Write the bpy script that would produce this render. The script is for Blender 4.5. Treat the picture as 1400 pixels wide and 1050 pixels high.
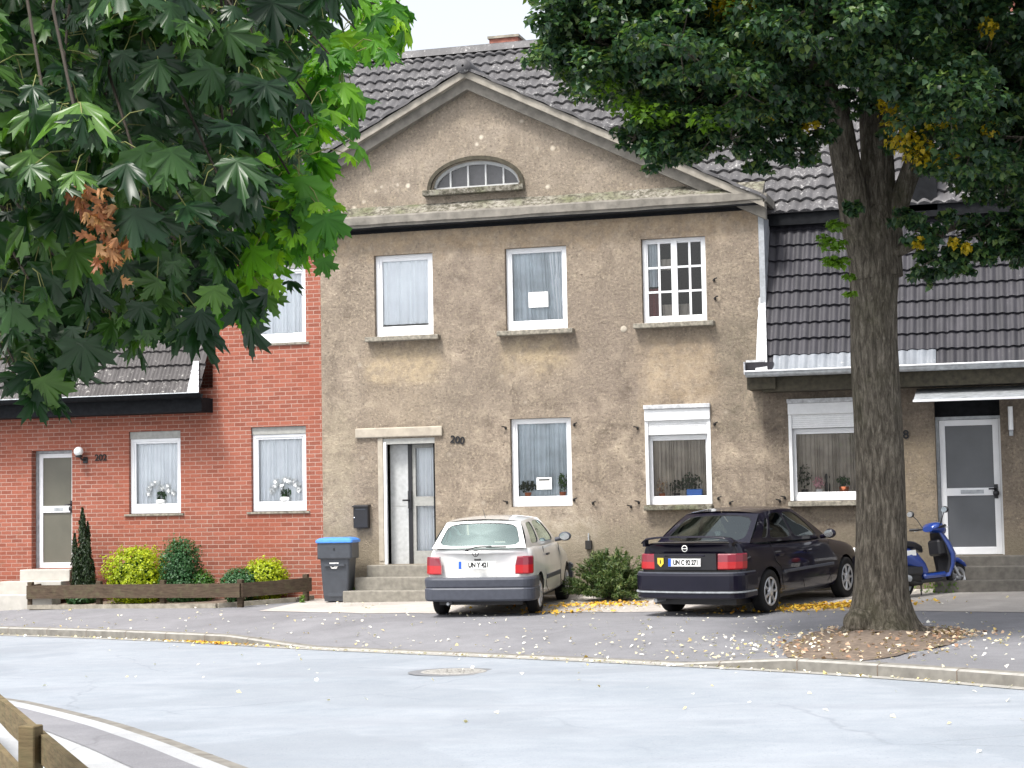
import bpy, math, random
import numpy as np
from math import radians, sin, cos, pi, sqrt
from mathutils import Vector, Matrix
from mathutils import noise as mnoise
random.seed(7)
rng = np.random.default_rng(7)
for o in list(bpy.data.objects): bpy.data.objects.remove(o, do_unlink=True)
scene = bpy.context.scene
col = scene.collection

# ---------------------------------------------------------------- camera
F_PX, YAW, EYE, DIST, HORIZON, ROLL = 2500.0, radians(16.2), 1.55, 30.5, 695.0, 0.018
PITCH = math.atan((HORIZON - 525) / F_PX)
fh = Vector((-sin(YAW), cos(YAW), 0)); Rv = Vector((cos(YAW), sin(YAW), 0)); Zv = Vector((0, 0, 1))
Fv = fh * cos(PITCH) + Zv * sin(PITCH); Uv = Zv * cos(PITCH) - fh * sin(PITCH)
R2 = Rv * cos(ROLL) - Uv * sin(ROLL); U2 = Uv * cos(ROLL) + Rv * sin(ROLL)
cam = bpy.data.objects.new('camera', bpy.data.cameras.new('camera'))
col.objects.link(cam)
cam.matrix_world = Matrix(((R2.x, U2.x, -Fv.x, DIST * sin(YAW)), (R2.y, U2.y, -Fv.y, -DIST * cos(YAW)), (R2.z, U2.z, -Fv.z, EYE), (0, 0, 0, 1)))
cam.data.sensor_width = 36; cam.data.lens = F_PX / 1400 * 36
cam.data.clip_start = 0.1; cam.data.clip_end = 2000
scene.camera = cam

# ---------------------------------------------------------------- sky and sun (bright overcast)
SUN_EL, SUN_AZ = radians(60), radians(205)      # azimuth clockwise from +Y
world = bpy.data.worlds.new("World"); scene.world = world; world.use_nodes = True
nt = world.node_tree; nt.nodes.clear()
out = nt.nodes.new('ShaderNodeOutputWorld'); bg = nt.nodes.new('ShaderNodeBackground')
sky = nt.nodes.new('ShaderNodeTexSky'); sky.sky_type = 'NISHITA'; sky.sun_disc = False
sky.sun_elevation = SUN_EL; sky.sun_rotation = SUN_AZ
sky.air_density = 1.0; sky.dust_density = 4.0; sky.ozone_density = 1.0
hs = nt.nodes.new('ShaderNodeHueSaturation'); hs.inputs['Saturation'].default_value = 0.28; hs.inputs['Value'].default_value = 1.0
nt.links.new(sky.outputs[0], hs.inputs['Color']); nt.links.new(hs.outputs[0], bg.inputs[0])
bg.inputs[1].default_value = 0.112
nt.links.new(bg.outputs[0], out.inputs[0])
sun = bpy.data.objects.new('sun', bpy.data.lights.new('sun', 'SUN')); col.objects.link(sun)
sun.data.energy = 1.5; sun.data.angle = radians(10); sun.data.color = (1.0, 0.96, 0.90)
sd = Vector((sin(SUN_AZ) * cos(SUN_EL), cos(SUN_AZ) * cos(SUN_EL), sin(SUN_EL)))
sun.rotation_euler = sd.to_track_quat('Z', 'Y').to_euler()
scene.view_settings.view_transform = 'Standard'; scene.view_settings.look = 'None'
scene.view_settings.exposure = 1.47; scene.view_settings.gamma = 1.0
scene.render.engine = 'CYCLES'
scene.cycles.transparent_max_bounces = 12; scene.cycles.max_bounces = 8

# ---------------------------------------------------------------- materials
class NT:
    def __init__(s, name):
        s.m = bpy.data.materials.new(name); s.m.use_nodes = True; s.t = s.m.node_tree; s.t.nodes.clear()
        s.out = s.n('ShaderNodeOutputMaterial'); s.b = s.n('ShaderNodeBsdfPrincipled'); s.l(s.b.outputs[0], s.out.inputs[0])
        s.b.inputs['Specular IOR Level'].default_value = 0.3
    def n(s, t, **k):
        x = s.t.nodes.new(t)
        for a, v in k.items(): setattr(x, a, v)
        return x
    def l(s, a, b): s.t.links.new(a, b)
    def coord(s, scale=(1, 1, 1), kind='Object'):
        tc = s.n('ShaderNodeTexCoord'); mp = s.n('ShaderNodeMapping'); mp.inputs['Scale'].default_value = scale
        s.l(tc.outputs[kind], mp.inputs[0]); return mp.outputs[0]
    def noise(s, vec, scale, detail=4, rough=.55, dist=0):
        x = s.n('ShaderNodeTexNoise'); x.inputs['Scale'].default_value = scale; x.inputs['Detail'].default_value = detail
        x.inputs['Roughness'].default_value = rough; x.inputs['Distortion'].default_value = dist; s.l(vec, x.inputs['Vector']); return x.outputs['Fac']
    def ramp(s, fac, stops, interp='LINEAR'):
        r = s.n('ShaderNodeValToRGB'); r.color_ramp.interpolation = interp; e = r.color_ramp.elements
        while len(e) > 1: e.remove(e[-1])
        e[0].position = stops[0][0]; e[0].color = c4(stops[0][1])
        for p, c in stops[1:]:
            q = e.new(p); q.color = c4(c)
        s.l(fac, r.inputs[0]); return r.outputs[0]
    def mix(s, fac, a, b, mode='MIX'):
        x = s.n('ShaderNodeMix', data_type='RGBA', blend_type=mode)
        for v, i in ((fac, 0), (a, 6), (b, 7)):
            if hasattr(v, 'is_output'): s.l(v, x.inputs[i])
            elif i: x.inputs[i].default_value = c4(v)
            else: x.inputs[0].default_value = v
        return x.outputs[2]
    def math(s, op, a, b=0.):
        x = s.n('ShaderNodeMath', operation=op)
        for v, i in ((a, 0), (b, 1)):
            if hasattr(v, 'is_output'): s.l(v, x.inputs[i])
            else: x.inputs[i].default_value = v
        return x.outputs[0]
    def step(s, v, a, b):
        x = s.n('ShaderNodeMapRange'); x.interpolation_type = 'SMOOTHSTEP'; s.l(v, x.inputs[0]); x.inputs[1].default_value = a; x.inputs[2].default_value = b
        return x.outputs[0]
    def area(s, sx, x0, x1, z0, z1, f=.25, wob=None):
        X, Z = sx.outputs['X'], sx.outputs['Z']
        if wob is not None: X = s.math('ADD', X, s.math('MULTIPLY', wob, .9)); Z = s.math('ADD', Z, s.math('MULTIPLY', wob, .9)); x0 += .45; x1 += .45; z0 += .45; z1 += .45
        m = s.math('MULTIPLY', s.step(X, x0 - f, x0 + f), s.math('SUBTRACT', 1., s.step(X, x1 - f, x1 + f)))
        return s.math('MULTIPLY', m, s.math('MULTIPLY', s.step(Z, z0 - f, z0 + f), s.math('SUBTRACT', 1., s.step(Z, z1 - f, z1 + f))))
    def bump(s, h, strength=.5, dist=.01):
        x = s.n('ShaderNodeBump'); x.inputs['Strength'].default_value = strength; x.inputs['Distance'].default_value = dist
        s.l(h, x.inputs['Height']); s.l(x.outputs[0], s.b.inputs['Normal']); return x
    def set(s, colr=None, rough=None, metal=None, spec=None):
        for v, k in ((colr, 'Base Color'), (rough, 'Roughness'), (metal, 'Metallic'), (spec, 'Specular IOR Level')):
            if v is None: continue
            if hasattr(v, 'is_output'): s.l(v, s.b.inputs[k])
            else: s.b.inputs[k].default_value = c4(v) if k == 'Base Color' else v
        return s
def c4(c):
    if isinstance(c, (int, float)): c = (c, c, c)
    return (c[0], c[1], c[2], 1.0)
def plain(name, c, rough=.6, metal=0., spec=.4, var=.12, scale=14, bump=0.):
    s = NT(name); v = s.coord(); n = s.noise(v, scale, 5)
    a = tuple(x * (1 - var) for x in c); b = tuple(min(1, x * (1 + var)) for x in c)
    s.set(s.ramp(n, [(.3, a), (.7, b)]), rough, metal, spec)
    if bump: s.bump(n, bump, .004)
    return s.m

def stucco(name, tint=1.0, smooth=False, patches=()):
    s = NT(name); v = s.coord()
    big = s.noise(v, .55, 4, .6, .6); mid = s.noise(v, 2.3, 6, .65, .4); fine = s.noise(v, 22, 6, .75); grit = s.noise(v, 75, 3, .7)
    st = s.noise(s.coord((3.2, 3.2, .22)), 1.6, 5, .65)
    a = s.ramp(mid, [(.30, (.115, .093, .074)), (.44, (.215, .178, .142)), (.56, (.30, .25, .198)), (.72, (.46, .385, .295))])
    if smooth: a = s.ramp(mid, [(.32, (.20, .17, .138)), (.5, (.27, .232, .188)), (.7, (.35, .30, .245))])
    b = s.mix(s.ramp(big, [(.38, 0.), (.62, .75)]), a, (.225, .19, .15))
    c = s.mix(s.ramp(s.noise(v, 5.5, 5, .7), [(.50, 0.), (.72, .6)]), b, (.38, .32, .24))
    c = s.mix(s.ramp(s.noise(s.coord((2.0, 2.0, .16)), 2.6, 5, .6), [(.60, 0.), (.82, .45)]), c, (.11, .095, .075))
    d = s.mix(s.ramp(fine, [(.34, .8), (.46, 0.)]), c, (.085, .068, .052))
    d = s.mix(s.ramp(fine, [(.55, 0.), (.70, .65)]), d, (.56, .48, .37))
    vo = s.n('ShaderNodeTexVoronoi'); vo.inputs['Scale'].default_value = 3.1; vo.inputs['Randomness'].default_value = 1.; s.l(v, vo.inputs['Vector'])
    spot = s.ramp(s.math('ADD', vo.outputs['Distance'], s.math('MULTIPLY', fine, .22)), [(.18, 1.), (.27, 0.)])
    spot2 = s.math('MULTIPLY', spot, 1.)
    spot2 = s.math('MULTIPLY', s.math('MULTIPLY', spot2, 1. if smooth else .25), s.ramp(s.noise(v, 1.3, 3), [(.42, 0.), (.52, 1.)]))
    d = s.mix(s.math('MULTIPLY', spot2, .8), d, (.66, .60, .50))
    sx = s.n('ShaderNodeSeparateXYZ'); s.l(v, sx.inputs[0])
    wob = s.noise(v, 1.9, 4, .65)
    for (x0, x1, z0, z1, colr, amt) in patches:
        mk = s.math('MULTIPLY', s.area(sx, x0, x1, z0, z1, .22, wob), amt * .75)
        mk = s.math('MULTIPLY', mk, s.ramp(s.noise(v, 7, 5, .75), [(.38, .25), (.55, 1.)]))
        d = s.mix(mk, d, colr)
    # rising damp and moss near the ground
    damp = s.ramp(s.math('ADD', s.math('MULTIPLY', sx.outputs['Z'], .5), s.math('MULTIPLY', mid, -.8)), [(.05, .75), (.30, 0.)])
    d = s.mix(damp, d, (.20, .175, .13))
    k = s.n('ShaderNodeMix', data_type='RGBA', blend_type='MULTIPLY'); k.inputs[0].default_value = 1
    s.l(d, k.inputs[6]); k.inputs[7].default_value = c4((tint * .98, tint * .965, tint * .955)); s.set(k.outputs[2], .93, spec=.15)
    hgt = s.math('ADD', s.math('MULTIPLY', fine, 1.2), s.math('ADD', s.math('MULTIPLY', grit, .8), s.math('MULTIPLY', mid, 1.5)))
    s.bump(hgt, .9, .03)
    return s.m
def brick():
    s = NT('red_brick'); tc = s.n('ShaderNodeTexCoord'); sx = s.n('ShaderNodeSeparateXYZ'); s.l(tc.outputs['Object'], sx.inputs[0])
    cx = s.n('ShaderNodeCombineXYZ'); s.l(s.math('ADD', sx.outputs['X'], sx.outputs['Y']), cx.inputs[0]); s.l(sx.outputs['Z'], cx.inputs[1])
    v = tc.outputs['Object']
    b = s.n('ShaderNodeTexBrick'); b.offset = .5; b.inputs['Scale'].default_value = 1.0
    wob = s.n('ShaderNodeMix', data_type='RGBA', blend_type='MIX')
    wn = s.n('ShaderNodeTexNoise'); wn.inputs['Scale'].default_value = 14; s.l(tc.outputs['Object'], wn.inputs['Vector']); va = s.n('ShaderNodeVectorMath', operation='MULTIPLY_ADD'); s.l(wn.outputs['Color'], va.inputs[0]); va.inputs[1].default_value = (.012, .012, 0); s.l(cx.outputs[0], va.inputs[2])
    s.l(va.outputs[0], b.inputs['Vector'])
    b.inputs['Brick Width'].default_value = .215; b.inputs['Row Height'].default_value = .073; b.inputs['Mortar Size'].default_value = .0075
    b.inputs['Mortar Smooth'].default_value = .3; b.inputs['Bias'].default_value = -.1
    b.inputs['Color1'].default_value = c4((.325, .115, .078)); b.inputs['Color2'].default_value = c4((.20, .068, .048)); b.inputs['Mortar'].default_value = c4((.42, .295, .245))
    n = s.noise(v, 1.2, 5, .6); f = s.noise(v, 30, 5, .7); m2 = s.noise(v, 5, 4, .6)
    c = s.mix(s.ramp(n, [(.35, 0.), (.7, .5)]), b.outputs['Color'], (.30, .085, .05))
    c = s.mix(s.ramp(f, [(.52, 0.), (.75, .55)]), c, (.42, .20, .15))
    c = s.mix(s.ramp(m2, [(.6, 0.), (.78, .35)]), c, (.14, .10, .05))
    s.set(c, .9, spec=.15)
    s.bump(s.math('ADD', s.math('MULTIPLY', b.outputs['Fac'], -1.), s.math('MULTIPLY', f, .5)), .7, .008)
    return s.m
def tile_mat(name, c1, c2, lichen, amt):
    s = NT(name); v = s.coord(); n = s.noise(v, 2.0, 5, .65); f = s.noise(v, 18, 5, .7); st = s.noise(s.coord((6.5, 1, 1)), 1.0, 2)
    c = s.ramp(n, [(.3, c1), (.7, c2)])
    c = s.mix(s.ramp(st, [(.4, 0.), (.65, .5)]), c, tuple(x * .6 for x in c1))
    c = s.mix(s.ramp(s.math('ADD', f, s.math('MULTIPLY', n, .45)), [(.84 - amt, 0.), (.96 - amt, .85)]), c, lichen)
    s.set(c, .6, spec=.35); s.bump(f, .4, .006); return s.m
def asphalt(name, c1, c2, speck, bl=0.):
    s = NT(name); v = s.coord(); n = s.noise(v, .6, 5, .6, .5); m = s.noise(v, 4, 5, .6); g = s.noise(v, 120, 2, .6); g2 = s.noise(v, 45, 3, .7)
    c = s.ramp(s.math('ADD', s.math('MULTIPLY', n, .6), s.math('MULTIPLY', m, .4)), [(.35, c1), (.65, c2)])
    c = s.mix(s.ramp(s.noise(v, .25, 3, .5, 1.2), [(.52, 0.), (.56, .35)]), c, tuple(x * .82 for x in c1))
    c = s.mix(s.ramp(g, [(.58, 0.), (.72, .6)]), c, speck)
    wv = s.n('ShaderNodeVectorMath', operation='MULTIPLY_ADD'); wn = s.n('ShaderNodeTexNoise'); wn.inputs['Scale'].default_value = 1.6; wn.inputs['Detail'].default_value = 5; s.l(v, wn.inputs['Vector']); s.l(wn.outputs['Color'], wv.inputs[0]); wv.inputs[1].default_value = (.5, .5, 0); s.l(v, wv.inputs[2])
    vc = s.n('ShaderNodeTexVoronoi', feature='DISTANCE_TO_EDGE'); vc.inputs['Scale'].default_value = .28; s.l(wv.outputs[0], vc.inputs['Vector'])
    ck = s.math('MULTIPLY', s.ramp(vc.outputs['Distance'], [(.002, .28), (.006, 0.)]), s.ramp(s.noise(v, .45, 3), [(.42, 0.), (.55, 1.)])); c = s.mix(ck, c, tuple(x * .45 for x in c1))
    c = s.mix(s.ramp(g2, [(.30, .5), (.42, 0.)]), c, tuple(x * .5 for x in c1))
    s.set(c, .85, spec=.3); s.bump(s.math('ADD', g, g2), .5, .004); return s
def glass(name, tint, rough=.01, ior=1.5, boost=1.0, gcol=(1, 1, 1)):
    s = NT(name); s.t.nodes.remove(s.b)
    t = s.n('ShaderNodeBsdfTransparent'); t.inputs[0].default_value = c4(tint); g = s.n('ShaderNodeBsdfGlossy'); g.inputs['Roughness'].default_value = rough
    f = s.n('ShaderNodeFresnel'); f.inputs[0].default_value = ior; m = s.n('ShaderNodeMixShader')
    fac = s.math('MULTIPLY', f.outputs[0], boost)
    g.inputs[0].default_value = c4(gcol); s.l(fac, m.inputs[0]); s.l(t.outputs[0], m.inputs[1]); s.l(g.outputs[0], m.inputs[2]); s.l(m.outputs[0], s.out.inputs[0]); return s.m
def leafmat(name, cols, trans=.35, rough=.45, spec=.4):
    s = NT(name); g = s.n('ShaderNodeNewGeometry'); v = s.coord(); n = s.noise(v, 1.1, 3)
    r = s.math('ADD', s.math('MULTIPLY', g.outputs['Random Per Island'], .72), s.math('MULTIPLY', n, .28))
    k = len(cols); c = s.ramp(r, [(.08 + .84 * i / max(1, k - 1), cc) for i, cc in enumerate(cols)])
    s.set(c, rough, spec=spec)
    tr = s.n('ShaderNodeBsdfTranslucent'); tc = s.mix(1., c, (1.25, 1.35, .45), 'MULTIPLY'); s.l(tc, tr.inputs[0])
    mx = s.n('ShaderNodeMixShader'); mx.inputs[0].default_value = trans; s.l(s.b.outputs[0], mx.inputs[1]); s.l(tr.outputs[0], mx.inputs[2]); s.l(mx.outputs[0], s.out.inputs[0])
    return s.m
def bark(name, c1, c2, c3):
    s = NT(name); v = s.coord((16, 16, 3.2)); n = s.noise(v, 1.5, 9, .75, .5); n2 = s.noise(s.coord((1, 1, 1)), 14, 5, .7); big = s.noise(s.coord(), 1.4, 3)
    c = s.ramp(n, [(.33, c1), (.5, c2), (.68, c3)])
    c = s.mix(s.ramp(s.math('ADD', s.math('MULTIPLY', big, .7), s.math('MULTIPLY', n2, .3)), [(.50, 0.), (.66, .45)]), c, (.085, .085, .045))
    s.set(c, .95, spec=.1); s.bump(s.math('ADD', n, s.math('MULTIPLY', n2, .35)), 1.0, .07); return s.m
def wood(name, c):
    s = NT(name); n = s.noise(s.coord((2, 2, 16)), 3, 6, .7); n2 = s.noise(s.coord(), 9, 4)
    a = s.ramp(n, [(.3, tuple(x * .55 for x in c)), (.7, tuple(x * 1.35 for x in c))])
    s.set(s.mix(s.ramp(n2, [(.5, 0.), (.75, .4)]), a, (.13, .13, .07)), .9, spec=.15); s.bump(n, .5, .006); return s.m

M = {}
STAINS = [(-2.5, -1.3, 3.75, 4.35, (.50, .40, .26), .75), (-.1, 1.0, 3.8, 4.35, (.50, .40, .25), .6), (2.2, 3.4, 3.2, 4.3, (.44, .34, .22), .5), (-3.4, 4.2, 5.95, 6.4, (.50, .37, .23), .55),
          (-1.3, -.1, 4.6, 5.8, (.185, .155, .13), .5), (.9, 2.2, 3.0, 5.2, (.20, .165, .14), .45), (3.45, 4.3, 2.6, 4.6, (.13, .12, .09), .55), (3.7, 4.3, 1.0, 2.6, (.16, .135, .11), .4), (-3.4, -2.9, .3, 3.3, (.42, .37, .27), .5), (-.2, 1.4, .7, 1.5, (.58, .52, .43), .55), (-1.0, 0., 3.1, 4.0, (.20, .17, .14), .4), (-2.6, -1.5, 3.0, 3.6, (.40, .33, .24), .3)]
M['stucco'] = stucco('stucco', 1.30, patches=STAINS); M['stucco_gable'] = stucco('stucco_gable', 1.30, True); M['stucco_wing'] = stucco('stucco_wing', 1.05, patches=[(4.2, 9, 2.7, 3.5, (.12, .10, .085), .6), (6.2, 6.9, .5, 2.6, (.38, .31, .2), .45)])  # wing: darker band below the eave, ochre area left of the door
M['brick'] = brick()
M['tile_low'] = tile_mat('dark_roof_tile', (.020, .0195, .026), (.040, .038, .047), (.11, .11, .11), -.06)
M['tile_up'] = tile_mat('weathered_roof_tile', (.078, .076, .080), (.135, .13, .133), (.46, .45, .44), .03)
M['tile_zinc'] = tile_mat('zinc_painted_tile', (.18, .20, .23), (.29, .31, .34), (.45, .45, .45), 0.)
M['tile_left'] = tile_mat('mossy_roof_tile', (.05, .045, .045), (.085, .078, .078), (.60, .58, .54), .02)
M['stone'] = plain('weathered_stone', (.27, .245, .20), .9, var=.35, scale=9, bump=.5)
M['rakestone'] = plain('raking_moulding_stone', (.29, .265, .225), .9, var=.3, scale=5, bump=.4)
M['stone_trim'] = plain('stone_trim', (.20, .185, .16), .9, var=.3, scale=6, bump=.4)
def ledge():
    s = NT('mossy_ledge'); v = s.coord(); f = s.noise(v, 12, 6, .75); n = s.noise(v, 1.5, 4)
    c = s.ramp(f, [(.32, (.04, .04, .03)), (.47, (.13, .12, .095)), (.62, (.34, .32, .28))])
    c = s.mix(s.ramp(s.math('ADD', s.math('MULTIPLY', n, .6), s.math('MULTIPLY', f, .4)), [(.5, 0.), (.62, .6)]), c, (.085, .105, .03)); s.set(c, .95, spec=.1); s.bump(f, .8, .02); return s.m
M['ledge'] = ledge()
M['lintel'] = plain('pale_lintel_render', (.40, .355, .29), .9, var=.15, scale=8, bump=.4)
M['sill'] = plain('stone_sill', (.24, .22, .18), .9, var=.5, scale=18, bump=.6)
M['white'] = plain('white_pvc', (.80, .81, .83), .35, spec=.5, var=.04, scale=5)
M['offwhite'] = plain('offwhite_paint', (.46, .47, .47), .5, var=.12)
M['greyframe'] = plain('grey_frame', (.33, .33, .31), .55, var=.15)
M['shutter'] = plain('shutter_white', (.78, .79, .80), .45, var=.05)
M['zinc'] = plain('zinc', (.38, .40, .42), .5, .3, var=.25, scale=12)
M['zincwhite'] = plain('lead_flashing_whitened', (.52, .53, .55), .7, 0., var=.3, scale=16, bump=.4)
M['darkwood_and_shade'] = plain('dark_soffit_and_shade', (.012, .013, .015), .8, spec=.12, var=.3)  # dark woodwork, also the painted shade under the cornice
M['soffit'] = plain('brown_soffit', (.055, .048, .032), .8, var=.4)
M['black'] = plain('black_plastic', (.014, .014, .017), .4, spec=.5)
M['iron'] = plain('black_iron', (.02, .018, .017), .7)
M['attic'] = plain('dark_attic_room', (.10, .095, .10), .9)
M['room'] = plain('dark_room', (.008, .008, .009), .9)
M['curtain'] = plain('net_curtain', (.90, .93, .96), .9, var=.05, scale=3)
M['curtain_grey'] = plain('shaded_net_curtain', (.58, .64, .68), .9, var=.2, scale=3)
M['curtain_brown'] = plain('beige_curtain', (.42, .375, .32), .9, var=.25, scale=4)
M['curtain_red'] = plain('red_curtain', (.18, .035, .04), .9)
M['doorglass'] = plain('frosted_door_glass', (.10, .105, .115), .25, spec=.6, var=.1, scale=2)
M['doorglass_b'] = plain('frosted_bronze_glass', (.115, .11, .085), .25, spec=.6, var=.12, scale=2)
M['glass'] = glass('window_glass', (.97, .98, .99), ior=1.5, boost=1.1); M['roomlight'] = plain('pale_room_lining', (.55, .55, .54), .9)
M['concrete'] = plain('concrete_step', (.22, .205, .175), .9, var=.25, scale=10, bump=.5)
M['darkconcrete'] = plain('dark_concrete_step', (.135, .125, .11), .9, var=.25, scale=10, bump=.5)  # darker concrete tone for the right-hand steps
M['marble'] = plain('pale_stone_step', (.44, .42, .38), .6, var=.1, scale=6)
M['brick_ch'] = plain('chimney_brick', (.28, .11, .08), .9, var=.4, scale=12, bump=.5)
M['bark'] = bark('linden_bark', (.032, .028, .023), (.135, .118, .094), (.32, .285, .23))
M['bark2'] = bark('maple_bark', (.03, .027, .02), (.07, .06, .045), (.12, .10, .08))
M['maple'] = leafmat('maple_leaf', [(.009, .032, .013), (.015, .048, .018), (.024, .070, .022), (.045, .115, .026), (.10, .21, .032)], .38, .36, .5)
M['mapledead'] = leafmat('withered_maple_leaf', [(.20, .06, .025), (.38, .15, .06), (.50, .30, .14)], .3)
M['linden'] = leafmat('linden_leaf', [(.010, .028, .016), (.020, .054, .028), (.036, .085, .038), (.065, .13, .045), (.15, .20, .05)], .35, .42, .45)
M['lindenyel'] = leafmat('yellow_linden_leaf', [(.30, .26, .02), (.50, .38, .02), (.60, .42, .03)], .4)
M['springgreen'] = leafmat('sprout_leaf', [(.09, .19, .02), (.15, .27, .03)], .45)
M['shrubyel'] = leafmat('golden_shrub_leaf', [(.20, .27, .01), (.34, .42, .01), (.48, .52, .02)], .3)
M['shrubgreen'] = leafmat('green_shrub_leaf', [(.02, .07, .01), (.045, .13, .015), (.07, .18, .02)], .25)
M['shrubblue'] = leafmat('blue_green_shrub_leaf', [(.02, .075, .025), (.04, .12, .04), (.065, .16, .055)], .25)
M['conifer'] = leafmat('dark_conifer_needle', [(.006, .018, .006), (.014, .032, .008), (.03, .05, .012)], .15)
M['juniper'] = leafmat('juniper_needle', [(.025, .06, .015), (.05, .10, .025), (.11, .16, .05), (.18, .21, .08)], .25)
M['twig'] = plain('twig', (.035, .028, .02), .9)
M['soil'] = plain('soil', (.15, .115, .088), .95, var=.4, scale=16, bump=.8)
M['fallen'] = leafmat('fallen_leaf', [(.55, .38, .10), (.70, .62, .38), (.80, .77, .66), (.86, .85, .80)], .1)
M['fallenyel'] = leafmat('fallen_yellow_leaf', [(.50, .20, .03), (.62, .38, .04), (.70, .50, .06)], .1)
M['fallenbrown'] = leafmat('fallen_brown_leaf', [(.22, .12, .07), (.36, .22, .14), (.58, .46, .33), (.70, .62, .5)], .1)
M['fence'] = wood('weathered_fence_wood', (.085, .062, .044)); M['fence2'] = wood('mossy_fence_wood', (.15, .115, .065))
M['kerb'] = plain('kerb_stone', (.19, .18, .16), .9, var=.25, scale=7, bump=.5)
M['tyre'] = plain('tyre_rubber', (.013, .013, .014), .75, spec=.25)
M['rim'] = plain('silver_hubcap', (.55, .56, .58), .35, .5, var=.06)
M['rimdark'] = plain('dark_rim', (.03, .03, .03), .6)
M['bin'] = plain('anthracite_plastic', (.055, .062, .075), .45, spec=.5, var=.15, scale=6)
M['blue'] = plain('blue_plastic', (.07, .26, .75), .4, spec=.5, var=.08)
M['iron_cover'] = plain('cast_iron_cover', (.33, .32, .30), .7, .2, var=.35, scale=40, bump=.6)
def paint(name, c, metal=0., coat=1., spec=.5):
    s = NT(name); s.b.inputs['Coat Weight'].default_value = coat; s.b.inputs['Coat Roughness'].default_value = .04
    n = s.noise(s.coord(), 3, 4); s.set(s.ramp(n, [(.3, tuple(x * .9 for x in c)), (.7, tuple(min(1, x * 1.06) for x in c))]), .3, metal, spec); return s.m
M['paintwhite'] = paint('white_car_paint', (.80, .80, .79)); M['paintblack'] = paint('black_violet_car_paint', (.007, .006, .015), coat=.75, spec=.05)
M['paintblue'] = paint('blue_scooter_paint', (.008, .05, .30), .1)
M['carglass'] = glass('car_glass', (.66, .82, .80), boost=3.2, gcol=(.75, .95, .93)); M['carglassdk'] = glass('tinted_car_glass', (.30, .36, .34), boost=1.9, gcol=(.9, 1, 1))
M['trim'] = plain('grey_bumper_plastic', (.060, .066, .085), .5, spec=.45)
M['redlens'] = paint('red_lens', (.42, .008, .012), coat=.6); M['redlensdk'] = paint('dark_red_lens', (.22, .012, .03)); M['orange'] = paint('orange_lens', (.8, .25, .02))
M['plate'] = plain('plate_white', (.82, .82, .80), .4, var=.02); M['plateblue'] = plain('plate_blue', (.02, .10, .55), .4)
M['ink'] = plain('black_ink', (.01, .01, .012), .5)
M['seat'] = plain('seat_fabric', (.06, .065, .07), .9)
M['chrome'] = plain('chrome', (.75, .76, .78), .12, .9, var=.03)
M['paper'] = plain('white_paper', (.85, .85, .83), .7, var=.02)
M['yellow'] = plain('yellow_sticker', (.75, .55, .06), .5); M['pot'] = plain('terracotta', (.40, .12, .05), .8)
M['whitepot'] = plain('white_ceramic', (.85, .85, .84), .25, spec=.6, var=.02); M['pink'] = plain('pink_petal', (.75, .42, .47), .7)
M['maplelit'] = leafmat('lit_maple_leaf', [(.03, .12, .022), (.08, .24, .03), (.17, .40, .035), (.30, .50, .04)], .5, .4, .35)  # brighter leaf copy, light on the crown edge put into its colour
M['petal'] = plain('white_petal', (.90, .91, .90), .7, var=.02); M['darkfig'] = plain('dark_figure', (.02, .018, .02), .5)
M['lampglass'] = plain('opal_lamp_glass', (.85, .86, .87), .2, spec=.6, var=.02)
M['cement'] = None
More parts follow.
